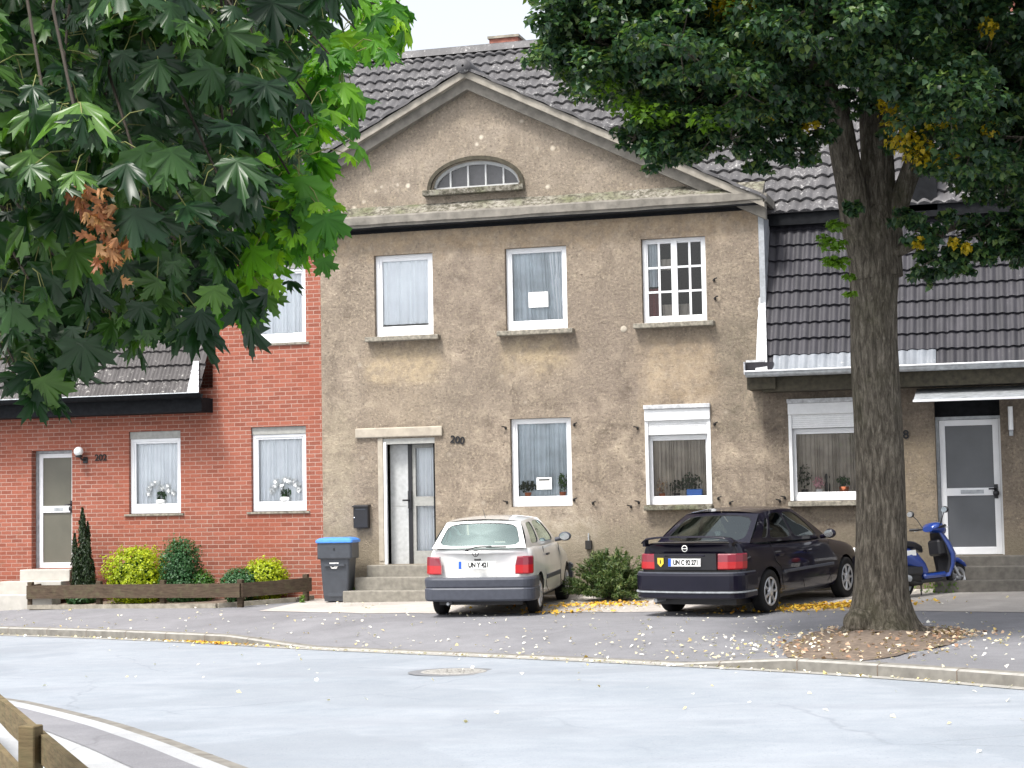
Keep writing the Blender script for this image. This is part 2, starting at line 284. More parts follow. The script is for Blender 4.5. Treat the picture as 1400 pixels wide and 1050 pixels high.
# ---------------------------------------------------------------- helpers
class MB:
    def __init__(s): s.v = []; s.f = []; s.mi = []; s.sm = []; s.mats = []
    def mat(s, m):
        m = M[m] if isinstance(m, str) else m
        if m not in s.mats: s.mats.append(m)
        return s.mats.index(m)
    def add(s, vs, fs, m, smooth=False):
        b = len(s.v); k = s.mat(m); s.v += [tuple(p) for p in vs]
        for f in fs: s.f.append(tuple(b + i for i in f)); s.mi.append(k); s.sm.append(smooth)
        return s
    def box(s, x0, x1, y0, y1, z0, z1, m, bev=0.):
        if bev <= 0:
            vs = [(x, y, z) for z in (z0, z1) for y in (y0, y1) for x in (x0, x1)]
            return s.add(vs, [(0, 2, 3, 1), (4, 5, 7, 6), (0, 1, 5, 4), (2, 6, 7, 3), (0, 4, 6, 2), (1, 3, 7, 5)], m)
        b = bev; rings = []
        for z, i in ((z0, b), (z0 + b, 0), (z1 - b, 0), (z1, b)):
            r = []
            for (x, y, sx, sy) in ((x0, y0, 1, 1), (x1, y0, -1, 1), (x1, y1, -1, -1), (x0, y1, 1, -1)):
                p1 = (x + sx * (b + i * 0), y + sy * i, z); p2 = (x + sx * i, y + sy * (b + 0), z)
                r += ([p2, p1] if (sx * sy > 0) else [p1, p2]) if True else []
            rings.append(r)
        return s.loft(rings, m, closed=True, caps=True, smooth=False)
    def loft(s, rings, m, closed=True, caps=False, smooth=True):
        n = len(rings[0]); vs = [p for r in rings for p in r]; fs = []
        for i in range(len(rings) - 1):
            for j in range(n if closed else n - 1):
                k = (j + 1) % n; fs.append((i * n + j, i * n + k, (i + 1) * n + k, (i + 1) * n + j))
        s.add(vs, fs, m, smooth)
        if caps:
            s.add(rings[0], [tuple(range(n))[::-1]], m); s.add(rings[-1], [tuple(range(n))], m)
        return s
    def tube(s, pts, rad, m, n=8, caps=True):
        pts = [Vector(p) for p in pts]; rad = rad if isinstance(rad, (list, tuple)) else [rad] * len(pts); rings = []
        up = Vector((0, 0, 1))
        for i, p in enumerate(pts):
            d = (pts[min(i + 1, len(pts) - 1)] - pts[max(i - 1, 0)]).normalized()
            a = d.cross(up if abs(d.z) < .95 else Vector((0, 1, 0))).normalized(); b = a.cross(d)
            rings.append([p + (a * cos(2 * pi * j / n) + b * sin(2 * pi * j / n)) * rad[i] for j in range(n)])
        return s.loft(rings, m, caps=caps)
    def lathe(s, prof, m, axis='z', c=(0, 0, 0), n=24, smooth=True):
        rings = []
        for (r, h) in prof:
            ring = []
            for j in range(n):
                a = 2 * pi * j / n; u, w = r * cos(a), r * sin(a)
                p = {'z': (u, w, h), 'x': (h, u, w), 'y': (u, h, w)}[axis]
                ring.append((p[0] + c[0], p[1] + c[1], p[2] + c[2]))
            rings.append(ring)
        return s.loft(rings, m, smooth=smooth)
    def ell(s, c, r, m, n=12, k=8, warp=0.):
        rings = []
        for i in range(k + 1):
            t = pi * i / k
            rings.append([(c[0] + r[0] * max(sin(t), .001) * cos(2 * pi * j / n), c[1] + r[1] * max(sin(t), .001) * sin(2 * pi * j / n), c[2] - r[2] * cos(t)) for j in range(n)])
        return s.loft(rings, m)
    def build(s, name, parent=None, loc=None, local=False):
        me = bpy.data.meshes.new(name); me.from_pydata(s.v, [], s.f)
        for m in s.mats: me.materials.append(m)
        me.polygons.foreach_set('material_index', s.mi); me.polygons.foreach_set('use_smooth', s.sm); me.update()
        o = bpy.data.objects.new(name, me); col.objects.link(o)
        if parent is not None:
            o.parent = parent
            if not local:
                o.matrix_parent_inverse = Matrix.Translation(-parent_loc(parent))
        if loc is not None: o.location = loc
        return o
def parent_loc(p):
    # world position of a parent; meshes in world coordinates sit at the origin
    return p.location if p.type == 'EMPTY' else Vector((0, 0, 0))
def root(name, label, cat, loc=(0, 0, 0), rz=0., group=None):
    o = bpy.data.objects.new(name, None); col.objects.link(o); o.empty_display_size = .2; o.location = loc; o.rotation_euler = (0, 0, rz)
    return tag(o, label, cat, group)
def tag(o, label=None, cat=None, group=None, kind=None):
    if label: o['label'] = label
    if cat: o['category'] = cat
    if group: o['group'] = group
    if kind: o['kind'] = kind
    return o
def bevel(o, w=.006, seg=2):
    b = o.modifiers.new('bevel', 'BEVEL'); b.width = w; b.segments = seg; b.limit_method = 'ANGLE'; b.angle_limit = radians(40); return o
def text_mesh(name, body, size, m, mat4, depth=.003, parent=None, local=False, offs=0., font_w=0.):
    cu = bpy.data.curves.new(name, 'FONT'); cu.body = body; cu.size = size; cu.extrude = depth; cu.align_x = 'CENTER'; cu.align_y = 'CENTER'; cu.offset = offs
    t = bpy.data.objects.new(name, cu); col.objects.link(t); dg = bpy.context.evaluated_depsgraph_get()
    me = bpy.data.meshes.new_from_object(t.evaluated_get(dg)); bpy.data.objects.remove(t, do_unlink=True)
    me.transform(mat4); me.materials.clear(); me.materials.append(M[m]); me.name = name
    o = bpy.data.objects.new(name, me); col.objects.link(o)
    if parent is not None:
        o.parent = parent
        if not local: o.matrix_parent_inverse = Matrix.Translation(-parent_loc(parent))
    return o
FRONT = Matrix(((1, 0, 0, 0), (0, 0, -1, 0), (0, 1, 0, 0), (0, 0, 0, 1)))       # text upright, read from -Y

# ---------------------------------------------------------------- ground
def xt(x): return .012 * max(-15., min(15., x))
def hprof(y): return float(np.interp(y, [-30, -12, -8, -3.6, 0, 5], [-.14, -.14, -.10, -.01, .10, .12]))
KERB = [(-60, 15), (-30, 5.5), (-14, -.6), (-10.5, -2.0), (-7.73, -3.16), (-5.15, -4.3), (-2.72, -5.6), (-.88, -6.7), (.81, -7.57), (3.35, -8.85), (5.67, -10.17), (6.86, -10.98), (8.25, -12.1), (11, -14.6), (15, -19), (25, -31), (45, -56)]
def smooth_line(P, n=8):
    o = []
    for i in range(len(P) - 1):
        p0, p1, p2, p3 = P[max(i - 1, 0)], P[i], P[i + 1], P[min(i + 2, len(P) - 1)]
        for k in range(n):
            t = k / n
            o.append(tuple(.5 * (2 * p1[d] + (p2[d] - p0[d]) * t + (2 * p0[d] - 5 * p1[d] + 4 * p2[d] - p3[d]) * t * t + (3 * p1[d] - p0[d] - 3 * p2[d] + p3[d]) * t ** 3) for d in (0, 1)))
    o.append(P[-1]); return o
KL = smooth_line(KERB)
KX = [p[0] for p in KL]; KY = [p[1] for p in KL]
def ky(x): return float(np.interp(x, KX, KY))
def drop(x): return float(np.interp(x, [-2.6, -.9, 4.6, 5.9], [1, 0, 0, 1]))   # 1 = full kerb, 0 = lowered kerb at the drive
def pav(x, y):
    base = hprof(y) + xt(x); k = ky(x); d = y - k
    edge = xt(x) - .24 + .02 + .10 * drop(x)
    t = max(0., min(1., (d - .15) / 2.0)); t = t * t * (3 - 2 * t)
    if k > -4: base = min(base, max(edge, base))
    return edge * (1 - t) + base * t
def roadz(x): return xt(x) - .24
b = MB(); 
gx = [-400, -120, -40, -15, 0, 15, 40, 120, 400]; gy = [-400, -100, -30, 0, 30, 100, 400]
b.add([(x, y, roadz(x)) for y in gy for x in gx], [(j * 9 + i, j * 9 + i + 1, j * 9 + i + 10, j * 9 + i + 9) for j in range(6) for i in range(8)], 'road' if 'road' in M else 'stone')
s = asphalt('road_asphalt', (.24, .27, .305), (.31, .335, .37), (.42, .42, .43)); v = s.coord()
st = s.noise(s.coord((.25, 1.6, 1)), .8, 4, .6); base = s.b.inputs['Base Color'].links[0].from_socket
s.set(s.mix(s.ramp(st, [(.5, 0.), (.72, .4)]), base, (.22, .235, .26))); M['road'] = s.m
b.mats[0] = M['road']; tag(b.build('road'), kind='structure')
# pavement sheet: rows across from kerb to behind the houses
M['pavement'] = asphalt('pavement_asphalt', (.165, .165, .178), (.225, .225, .24), (.38, .37, .36)).m
s = asphalt('forecourt_concrete', (.34, .315, .29), (.48, .45, .42), (.60, .56, .52)); M['forecourt'] = s.m
xs = [x for x in np.arange(-24, 24.01, .4)]
ts = [0, .15, .5, 1, 1.5, 2.15]
b = MB(); rows = []
for x in xs:
    k = ky(x); ys = [k + .15 + (t) for t in (0, .3, .7, 1.2, 2.0)]; last = ys[-1]; far = max(9., last + 1)
    ys += [last + (far - last) * i / 24 for i in range(1, 25)]
    rows.append([(x, y, pav(x, y)) for y in ys])
n = len(rows[0])
b.add([p for r in rows for p in r], [(i * n + j, (i + 1) * n + j, (i + 1) * n + j + 1, i * n + j + 1) for i in range(len(rows) - 1) for j in range(n - 1)], 'pavement', True)
tag(b.build('pavement'), kind='structure')
# forecourt of pale worn concrete along the wall
def fore_edge(x): return float(np.interp(x, [-12, -9.6, -8.9, -4.5, -3.6, -1.5, 1, 4, 6, 9, 12], [-1.5, -1.5, -1.35, -1.6, -2.3, -3.0, -3.3, -3.5, -3.7, -4.6, -4.9]))
b = MB(); R = []
xs = np.arange(-3.6, 12.01, .25)
for x in xs:
    e = fore_edge(x) + .12 * mnoise.noise(Vector((x * 1.7, 0, 0))); R.append([(x, e + (.3 - e) * i / 10, pav(x, e + (.3 - e) * i / 10) + .006) for i in range(11)])
b.add([p for r in R for p in r], [(i * 11 + j, (i + 1) * 11 + j, (i + 1) * 11 + j + 1, i * 11 + j + 1) for i in range(len(R) - 1) for j in range(10)], 'forecourt', True)
tag(b.build('forecourt'), kind='structure')
# kerb stones of the far side
def kerb_strip(name, L, side, hf, w=.15, label=None):
    b = MB(); rings = []
    for i, p in enumerate(L):
        q = L[min(i + 1, len(L) - 1)]; r = L[max(i - 1, 0)]; d = Vector((q[0] - r[0], q[1] - r[1], 0)).normalized(); nn = Vector((-d.y, d.x, 0)) * side
        P = Vector((p[0], p[1], 0)); z = roadz(p[0]); h = hf(p[0])
        o0 = P; o1 = P + nn * .035; o2 = P + nn * w
        rings.append([(o0.x, o0.y, z - .05), (o0.x, o0.y, z + h - .015), (o1.x, o1.y, z + h + .003), (o2.x, o2.y, z + h + .008), (o2.x, o2.y, z - .05)])
    b.loft(rings, 'kerb', closed=False, smooth=False); b.mi = [(b.mat('kerb2') if i % 4 in (1,) else 0) for i in range(len(b.f))]
    acc = 0.
    for i in range(1, len(L) - 1):
        acc += math.hypot(L[i][0] - L[i - 1][0], L[i][1] - L[i - 1][1])
        if acc < .95: continue
        acc = 0.; p = L[i]; d = Vector((L[i + 1][0] - p[0], L[i + 1][1] - p[1], 0)).normalized(); nn = Vector((-d.y, d.x, 0)) * side; z = roadz(p[0]); h = hf(p[0]); P = Vector((p[0], p[1], 0))
        q = [P - nn * .002 + Vector((0, 0, z)), P - nn * .002 + Vector((0, 0, z + h - .013)), P + nn * .034 + Vector((0, 0, z + h + .0055)), P + nn * w + Vector((0, 0, z + h + .0105))]
        b.loft([[tuple(e - d * .006) for e in q], [tuple(e + d * .006) for e in q]], 'soil', closed=False, smooth=False)
    # gutter stones at the foot, 4 mm above the road
    g = []
    for i, p in enumerate(L):
        q = L[min(i + 1, len(L) - 1)]; r = L[max(i - 1, 0)]; d = Vector((q[0] - r[0], q[1] - r[1], 0)).normalized(); nn = Vector((-d.y, d.x, 0)) * side
        P = Vector((p[0], p[1], 0)); z = roadz(p[0]) + .005
        g.append([(P.x - nn.x * .16, P.y - nn.y * .16, z), (P.x, P.y, z + .002)])
    b.loft(g, 'kerb2', closed=False, smooth=False)
    return tag(b.build(name), kind='structure')
M['kerb2'] = plain('gutter_stone', (.31, .30, .275), .9, var=.2, scale=10, bump=.4)
sub = smooth_line(KERB, 14)
kerb_strip('kerb', sub, 1, lambda x: .02 + .10 * drop(x))
NK = [(-30, 10), (-12, -4.5), (-5, -10.6), (-2.5, -12.7), (-.94, -13.9), (-.38, -14.32), (1.01, -15.58), (1.87, -16.45), (2.84, -17.5), (5, -20.0), (8, -24), (11, -29), (16, -38), (30, -60)]
nk = smooth_line(NK, 12)
kerb_strip('near_kerb', nk, -1, lambda x: .10)
b = MB(); R = []
for i, p in enumerate(nk):
    q = nk[min(i + 1, len(nk) - 1)]; r = nk[max(i - 1, 0)]; d = Vector((q[0] - r[0], q[1] - r[1], 0)).normalized(); nn = Vector((d.y, -d.x, 0))
    R.append([(p[0] + nn.x * w, p[1] + nn.y * w, roadz(p[0]) + .108 + (.0 if w < 20 else -.1)) for w in (.15, 1, 3, 6, 12)])
M['near_pave'] = asphalt('near_pavement_surface', (.33, .34, .35), (.44, .45, .46), (.56, .56, .56)).m
b.loft(R, 'near_pave', closed=False, smooth=False); tag(b.build('near_pavement'), kind='structure')
# second darker strip of patched asphalt on the near pavement
b = MB(); R = []
for i, p in enumerate(nk):
    if not (-3. < p[0] < 7): continue
    q = nk[i + 1]; r = nk[i - 1]; d = Vector((q[0] - r[0], q[1] - r[1], 0)).normalized(); nn = Vector((d.y, -d.x, 0))
    R.append([(p[0] + nn.x * w, p[1] + nn.y * w, roadz(p[0]) + .1125) for w in (.32, .5, .70)])
M['near_patch'] = asphalt('near_patch_surface', (.17, .17, .185), (.24, .24, .255), (.38, .38, .38)).m
b.loft(R, 'near_patch', closed=False, smooth=False); tag(b.build('near_pavement_patch'), kind='structure')
# earth round the linden
TX, TY = 6.55, -7.35
b = MB(); n = 40; cz = pav(TX, TY); rings = []
for k, rr in enumerate((1., .75, .5, .3, .05)):
    ring = []
    for j in range(n):
        a = 2 * pi * j / n; r = rr * (1.10 + .30 * mnoise.noise(Vector((cos(a) * 1.5, sin(a) * 1.5, 3))) + .16 * mnoise.noise(Vector((cos(a) * 6, sin(a) * 6, 3)))); 
        x = TX + .05 + r * cos(a) * .88 - r * max(0, -sin(a)) * .25; y = max(TY - .75 + r * sin(a) * 2.0, ky(x) + .17 + .05 * (4 - k) / 4)
        ring.append((x, y, pav(x, y) + (.008, .02, .05, .09, .10)[k] + .015 * mnoise.noise(Vector((x * 4, y * 4, 0)))))
    rings.append(ring)
b.loft(rings, 'soil', smooth=True); tag(b.build('tree_pit_soil'), kind='structure')
# bed of soil in front of the brick house
b = MB(); P = [(-8.5, -.1), (-8.5, -1.0), (-4.7, -1.5), (-3.75, -.5), (-3.6, -.1)]
b.add([(x, y, pav(x, y) + .05) for x, y in P] + [(x, y, pav(x, y) - .03) for x, y in P], [(0, 1, 2, 3, 4), (0, 5, 6, 1), (1, 6, 7, 2), (2, 7, 8, 3), (3, 8, 9, 4)], 'soil'); tag(b.build('garden_bed_soil'), kind='structure')
b = MB(); 
for (p, q) in zip(P[1:-1], P[2:]):
    d = (Vector((*q, 0)) - Vector((*p, 0))); L = d.length; d.normalize(); nn = Vector((d.y, -d.x, 0)); a = Vector((*p, pav(*p))); c = Vector((*q, pav(*q)))
    b.loft([[e, e + Vector((0, 0, .075)), e + nn * .06 + Vector((0, 0, .075)), e + nn * .06] for e in (a, c)], 'stone', caps=True, smooth=False)
tag(b.build('bed_edging'), kind='structure')

# ---------------------------------------------------------------- houses
H_brick = root('brick_house', 'red brick terraced house with white door on the left of the row', 'house', (-7, 0, 0))
H_main = root('rendered_house', 'grey brown rendered house in the middle with wide gable and half round attic window', 'house', (.4, 0, 0))
H_wing = root('rendered_house', 'brown rendered low house on the right with steep dark tiled roof above a canopied door', 'house', (8, 0, 0))
XL, XB, XS, XR, XE = -13.5, -5.47, -3.42, 4.19, 13.5
GC, GZ, GS = -.66, 8.80, .505      # gable centre, wall apex, slope
def wall(name, x0, x1, z0, z1, openings, m, parent, rv=.13):
    b = MB(); X = sorted({x0, x1, *[v for o in openings for v in o[:2]]}); Z = sorted({z0, z1, *[v for o in openings for v in o[2:4]]})
    for i in range(len(X) - 1):
        for j in range(len(Z) - 1):
            cx, cz = (X[i] + X[i + 1]) / 2, (Z[j] + Z[j + 1]) / 2
            if any(o[0] < cx < o[1] and o[2] < cz < o[3] for o in openings): continue
            b.add([(X[i], 0, Z[j]), (X[i + 1], 0, Z[j]), (X[i + 1], 0, Z[j + 1]), (X[i], 0, Z[j + 1])], [(0, 1, 2, 3)], m)
    for o in openings:
        a, c, d, e = o[:4]; r = o[4] if len(o) > 4 else rv
        b.add([(a, 0, d), (c, 0, d), (c, 0, e), (a, 0, e), (a, r, d), (c, r, d), (c, r, e), (a, r, e)], [(0, 3, 7, 4), (1, 5, 6, 2), (3, 2, 6, 7), (0, 4, 5, 1)], m)
    return b.build(name, parent)
W1 = [(-7.11, -6.10, 1.57, 3.03), (-4.75, -3.72, 1.57, 3.04)]
WU = (-4.75, -3.70, 4.49, 5.92)
D1 = (-9.06, -8.24, .62, 2.74, .28)
wall('wall', XL, XB, -.5, 3.75, [D1, W1[0]], 'brick', H_brick)
wall('wall', XB, XS, -.5, 6.5, [W1[1], WU], 'brick', H_brick)
WM = [(-2.43, -1.37, 4.51, 5.92), (-.09, .98, 4.51, 5.91), (2.25, 3.32, 4.53, 5.93), (-.05, 1.0, 1.57, 3.04), (2.25, 3.33, 1.56, 3.12)]
D2 = (-2.40, -1.38, .64, 2.77, .42)
w = wall('wall', XS, XR, -.5, 6.5, WM + [D2], 'stucco', H_main)
W3 = (4.59, 5.75, 1.58, 3.14); D3 = (6.87, 7.86, .70, 3.16, .25); W4 = (9.5, 10.6, 1.58, 3.1)
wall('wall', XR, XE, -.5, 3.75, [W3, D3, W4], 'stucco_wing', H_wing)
# side walls of the projecting bay above the low roofs, ends and back
b = MB(); b.add([(XR, 0, 3.4), (XR, 1.5, 3.4), (XR, 1.5, 6.5), (XR, 0, 6.5)], [(0, 1, 2, 3)], 'stucco'); b.build('side_wall', H_main)
b = MB(); b.add([(XB, 0, 3.4), (XB, 1.5, 3.4), (XB, 1.5, 6.5), (XB, 0, 6.5)], [(3, 2, 1, 0)], 'brick'); b.build('side_wall', H_brick)
for (h, xa, xb, m) in ((H_brick, XL, XS, 'brick'), (H_wing, XR, XE, 'stucco_wing')):
    b = MB(); xe = XL if h is H_brick else XE
    b.add([(xe, 0, -.5), (xe, 9, -.5), (xe, 9, 6.2), (xe, 8.2, 6.2), (xe, 4.5, 10.5), (xe, .7, 6.2), (xe, 0, 3.75)], [tuple(range(7))], m)
    b.add([(xa, 9, -.5), (xb, 9, -.5), (xb, 9, 6.2), (xa, 9, 6.2)], [(0, 1, 2, 3)], m); b.build('back_wall', h)
b = MB(); b.add([(XS, 9, -.5), (XR, 9, -.5), (XR, 9, 6.2), (XS, 9, 6.2)], [(0, 1, 2, 3)], 'stucco'); b.build('back_wall', H_main)
# gable wall with lunette opening (vertical strips)
LX0, LX1, LZ0, LH = -1.36, .21, 6.97, .47
def arch(x):
    c = (LX0 + LX1) / 2; a = (LX1 - LX0) / 2; t = (x - c) / a
    return LZ0 + LH * sqrt(max(0, 1 - abs(t) ** 2.15)) if abs(t) < 1 else LZ0
b = MB(); gz = lambda x: GZ - GS * abs(x - GC)
X = sorted(set([round(v, 4) for v in np.linspace(GC - 4.9, GC + 4.9, 50)] + [LX0, LX1] + [round(v, 4) for v in np.linspace(LX0, LX1, 29)] + [GC]))
for x0, x1 in zip(X, X[1:]):
    c = (x0 + x1) / 2
    if LX0 < c < LX1:
        b.add([(x0, 0, 6.5), (x1, 0, 6.5), (x1, 0, LZ0), (x0, 0, LZ0)], [(0, 1, 2, 3)], 'stucco_gable')
        b.add([(x0, 0, arch(x0)), (x1, 0, arch(x1)), (x1, 0, gz(x1)), (x0, 0, gz(x0))], [(0, 1, 2, 3)], 'stucco_gable')
        b.add([(x0, 0, arch(x0)), (x1, 0, arch(x1)), (x1, .14, arch(x1)), (x0, .14, arch(x0))], [(3, 2, 1, 0)], 'stone')
        b.add([(x0, 0, LZ0), (x1, 0, LZ0), (x1, .14, LZ0), (x0, .14, LZ0)], [(0, 1, 2, 3)], 'stone')
    else: b.add([(x0, 0, 6.5), (x1, 0, 6.5), (x1, 0, max(gz(x1), 6.5)), (x0, 0, max(6.5, gz(x0)))], [(0, 1, 2, 3)], 'stucco_gable')
b.build('gable_wall', H_main)
# moulded arch hood, lunette window
b = MB(); n = 30; c0 = (LX0 + LX1) / 2
def archring(r, y): return [(x, y, z) for x, z in [(c0 + (LX1 - c0 + r) * -cos(pi * i / n), LZ0 + (LH + r) * abs(sin(pi * i / n)) ** .93) for i in range(n + 1)]]
b.loft([archring(.012, .0), archring(.012, -.05), archring(.075, -.05), archring(.075, 0)], 'soffit', closed=False, smooth=False); b.build('arch_moulding', H_main)
lun = MB()
lun.loft([archring(0, .06), archring(-.05, .06), archring(-.05, .12)], 'offwhite', closed=False, smooth=False)
lun.box(LX0, LX1, .06, .12, LZ0, LZ0 + .055, 'offwhite')
for fx in (-.60, -.20, .20, .60):
    x = c0 + fx * (LX1 - LX0) / 2; lun.box(x - .014, x + .014, .065, .115, LZ0 + .05, arch(x) - .03, 'offwhite')
LW = lun.build('attic_window', H_main)
b = MB(); P = archring(-.04, .1); b.add(P, [tuple(range(len(P)))], 'glass'); b.build('pane', LW)
b = MB(); P = archring(-.02, .18); b.add(P, [tuple(range(len(P)))], 'attic'); b.build('dark_attic', LW)  # unlit attic painted as a dark sheet behind the pane
b = MB(); b.box(LX0 - .13, LX1 + .08, -.14, .06, LZ0 - .10, LZ0 - .002, 'ledge'); bevel(b.build('attic_window_sill', H_main), .012)
# cornice
CX0, CX1 = GC - 5.05, GC + 4.98
b = MB(); pr = [(0.0, 6.39), (-.25, 6.375), (-.25, 6.41), (-.28, 6.425), (-.28, 6.54), (-.26, 6.57), (0.003, 6.76)]
b.loft([[(x, y + .01 * mnoise.noise(Vector((x * 3, y, z))), z + (.012 * mnoise.noise(Vector((x * 2.2, y * 9, z * 5))))) for y, z in pr] for x in np.linspace(CX0, CX1, 60)], 'stone_trim', closed=False, caps=False, smooth=False)
b.mi = [(b.mat('ledge') if i % (len(pr) - 1) >= 5 else 0) for i in range(len(b.f))]
b.add([(CX1, y, z) for y, z in pr], [tuple(range(len(pr)))], 'stone_trim'); b.add([(CX0, y, z) for y, z in pr], [tuple(range(len(pr)))], 'stone_trim'); b.build('cornice', H_main)
b = MB(); b.box(CX0, CX1, -.04, -.003, 6.30, 6.385, 'darkwood_and_shade'); b.box(CX0, CX1, -.245, -.041, 6.35, 6.372, 'darkwood_and_shade'); b.build('cornice_soffit_shade', H_main)  # near-black strips put the shade below the cornice into colour
b = MB(); b.box(CX1 + .003, CX1 + .06, -.27, .6, 6.38, 6.52, 'stone_trim'); b.build('cornice_return', H_main)
# raking boards of the gable and verge tiles
def rake(sgn, prof, m, name, x_end):
    b = MB(); rings = []
    for k in range(2):
        x = GC if k == 0 else x_end; z = GZ - GS * abs(x - GC)
        rings.append([(x, y, z + dz) for y, dz in prof])
    b.loft(rings, m, caps=True, smooth=False); return b.build(name, H_main)
for sgn, xe in ((-1, CX0 - .02), (1, CX1 + .02)):
    rake(sgn, [(.01, -.16), (-.15, -.16), (-.15, .02), (.01, .02)], 'stone_trim', 'rake_board', xe)
    rake(sgn, [(.01, .02), (-.27, .02), (-.27, .15), (.01, .15)], 'rakestone', 'rake_moulding', xe)
    b = MB(); L = 40; rings = []
    for i in range(L + 1):
        x = GC + (xe + sgn * .04 - GC) * i / L; z = GZ + .15 - GS * abs(x - GC) + .03 * ((i % 4) / 4.); rings.append([(x, -.31, z), (x, -.31, z + .055), (x, -.10, z + .07), (x, 1.0, z + .07)])
    b.loft(rings, 'tile_up', closed=False, smooth=False); b.build('verge_tiles', H_main)
    # gable roof plane running back
    b = MB(); b.add([(GC, -.1, GZ + .16), (xe, -.1, GZ + .16 - GS * abs(xe - GC)), (xe, 4.4, GZ + .16 - GS * abs(xe - GC)), (GC, 4.4, GZ + .16)], [(0, 1, 2, 3)], 'tile_up'); b.build('gable_roof', H_main)
b = MB(); b.lathe([(.02, -.36), (.12, -.35), (.13, -.30), (.12, .3), (.12, 2.8)], 'tile_up', axis='y', c=(GC, 0, GZ + .20), n=16); b.build('ridge_cap', H_main)

def tiles(name, x0, x1, p0, p1, pitch, course, m, parent, amp=.022, step=.035, first=None):
    """pantile roof from eave point p0=(y,z) to top p1"""
    b = MB(); d = Vector((0, p1[0] - p0[0], p1[1] - p0[1])); L = d.length; d.normalize(); nn = Vector((0, -d.z, d.y))
    if nn.z < 0: nn = -nn
    nc = int(L / course + .99); nx = int((x1 - x0) / pitch * 6); X = [x0 + (x1 - x0) * i / nx for i in range(nx + 1)]
    def prof(x):
        t = (x / pitch) % 1.; return amp * (1. - abs(2 * ((t + .15) % 1.) - 1) ** 1.5 * 1.6) 
    for c in range(nc):
        a = c * course; e = min(L, a + course + .03); jit = [.006 * mnoise.noise(Vector((math.floor(x / pitch) * 3.1, c * 2.3, 1))) for x in X]
        v0 = [Vector((x, p0[0], p0[1])) + d * (a - .012 + j * 1.5) + nn * (step - .03) for x, j in zip(X, jit)]
        v1 = [Vector((x, p0[0], p0[1])) + d * (a - .004 + j * 1.5) + nn * (step + prof(x) + j) for x, j in zip(X, jit)]
        v2 = [Vector((x, p0[0], p0[1])) + d * e + nn * (prof(x) + j - .006) for x, j in zip(X, jit)]
        mm = first if (first and c == 0) else m
        b.loft([v0, v1], mm, closed=False, smooth=False); b.loft([v1, v2], mm, closed=False, smooth=True)
    return b.build(name, parent)
EY, EZ, KY_, KZ = -.50, 3.62, .72, 6.22
tiles('lower_roof', XL, XB - .02, (EY, EZ), (KY_, KZ), .152, .295, 'tile_left', H_brick)
r = tiles('lower_roof', XR + .10, XE, (EY, EZ), (KY_, KZ), .152, .295, 'tile_low', H_wing)
# lowest row of renewed pale tiles, from the bay to the middle of the wing
tiles('pale_eave_tiles', XR + .25, 6.95, (EY - .022, EZ + .012), (EY + .10, EZ + .012 + .26), .152, .30, 'tile_zinc', H_wing)
RY, RZ = 4.5, 10.52
for nme, xa, xb, h in (('upper_roof', XL, GC - 2.8, H_brick), ('upper_roof', GC - 2.8, XR + .15, H_main), ('upper_roof', XR + .15, XE, H_wing)):
    tiles(nme, xa, xb, (KY_ - .22, KZ + .07), (RY, RZ), .21, .31, 'tile_up', h, amp=.032, step=.05)
    b = MB(); b.loft([[(xa, RY - .16, RZ - .06), (xa, RY - .08, RZ + .08), (xa, RY, RZ + .12), (xa, RY + .1, RZ + .06), (xa, 8.6, 6.1)], [(xb, RY - .16, RZ - .06), (xb, RY - .08, RZ + .08), (xb, RY, RZ + .12), (xb, RY + .1, RZ + .06), (xb, 8.6, 6.1)]], 'tile_up', closed=False, smooth=False); b.build('ridge', h)
for xa, xb, h in ((XL, XB, H_brick), (XR + .05, XE, H_wing)):
    b = MB(); b.box(xa, xb, KY_ - .20, KY_ + .06, KZ - .12, KZ + .075, 'darkwood_and_shade'); b.build('kink_fascia', h)
    b = MB(); b.box(xa, xb, EY + .05, -.003, EZ - .30, EZ - .055, 'darkwood_and_shade' if h is H_brick else 'soffit'); b.build('soffit_box', h)
    b = MB(); g = []
    for x in (xa - (.22 if h is H_wing else 0), xb + (.06 if h is H_brick else 0)):
        g.append([(x, EY - .02 - .065 + .065 * cos(a), EZ - .0 - .07 * sin(a)) for a in np.linspace(0, pi, 9)] + [(x, EY - .02 - .13 - .012, EZ + .012)])
    b.loft(g, 'darkwood_and_shade' if h is H_brick else 'zinc', closed=False); gt = b.build('gutter', h); sm = gt.modifiers.new('s', 'SOLIDIFY'); sm.thickness = .006
# gutter front lip and end stop, white on the wing
b = MB(); b.tube([(XR - .18, EY - .155, EZ + .014), (XE, EY - .155, EZ + .014)], .014, 'white', 8); b.box(XR - .192, XR - .176, EY - .16, EY + .05, EZ - .03, EZ + .17, 'zincwhite'); b.build('gutter_lip', H_wing)
b = MB(); b.tube([(XL, EY - .155, EZ + .014), (XB + .05, EY - .155, EZ + .014)], .012, 'zinc', 8); b.build('gutter_lip', H_brick)
b = MB(); b.box(XR - .17, XR + .28, EY + .0, -.004, EZ - .26, EZ - .01, 'soffit'); b.box(XR - .17, XR + .26, EY - .05, .02, EZ - .005, EZ + .16, 'tile_low'); b.box(XR - .17, XR + .12, EY - .055, .02, EZ + .165, EZ + .20, 'zincwhite'); b.build('eave_end', H_wing)
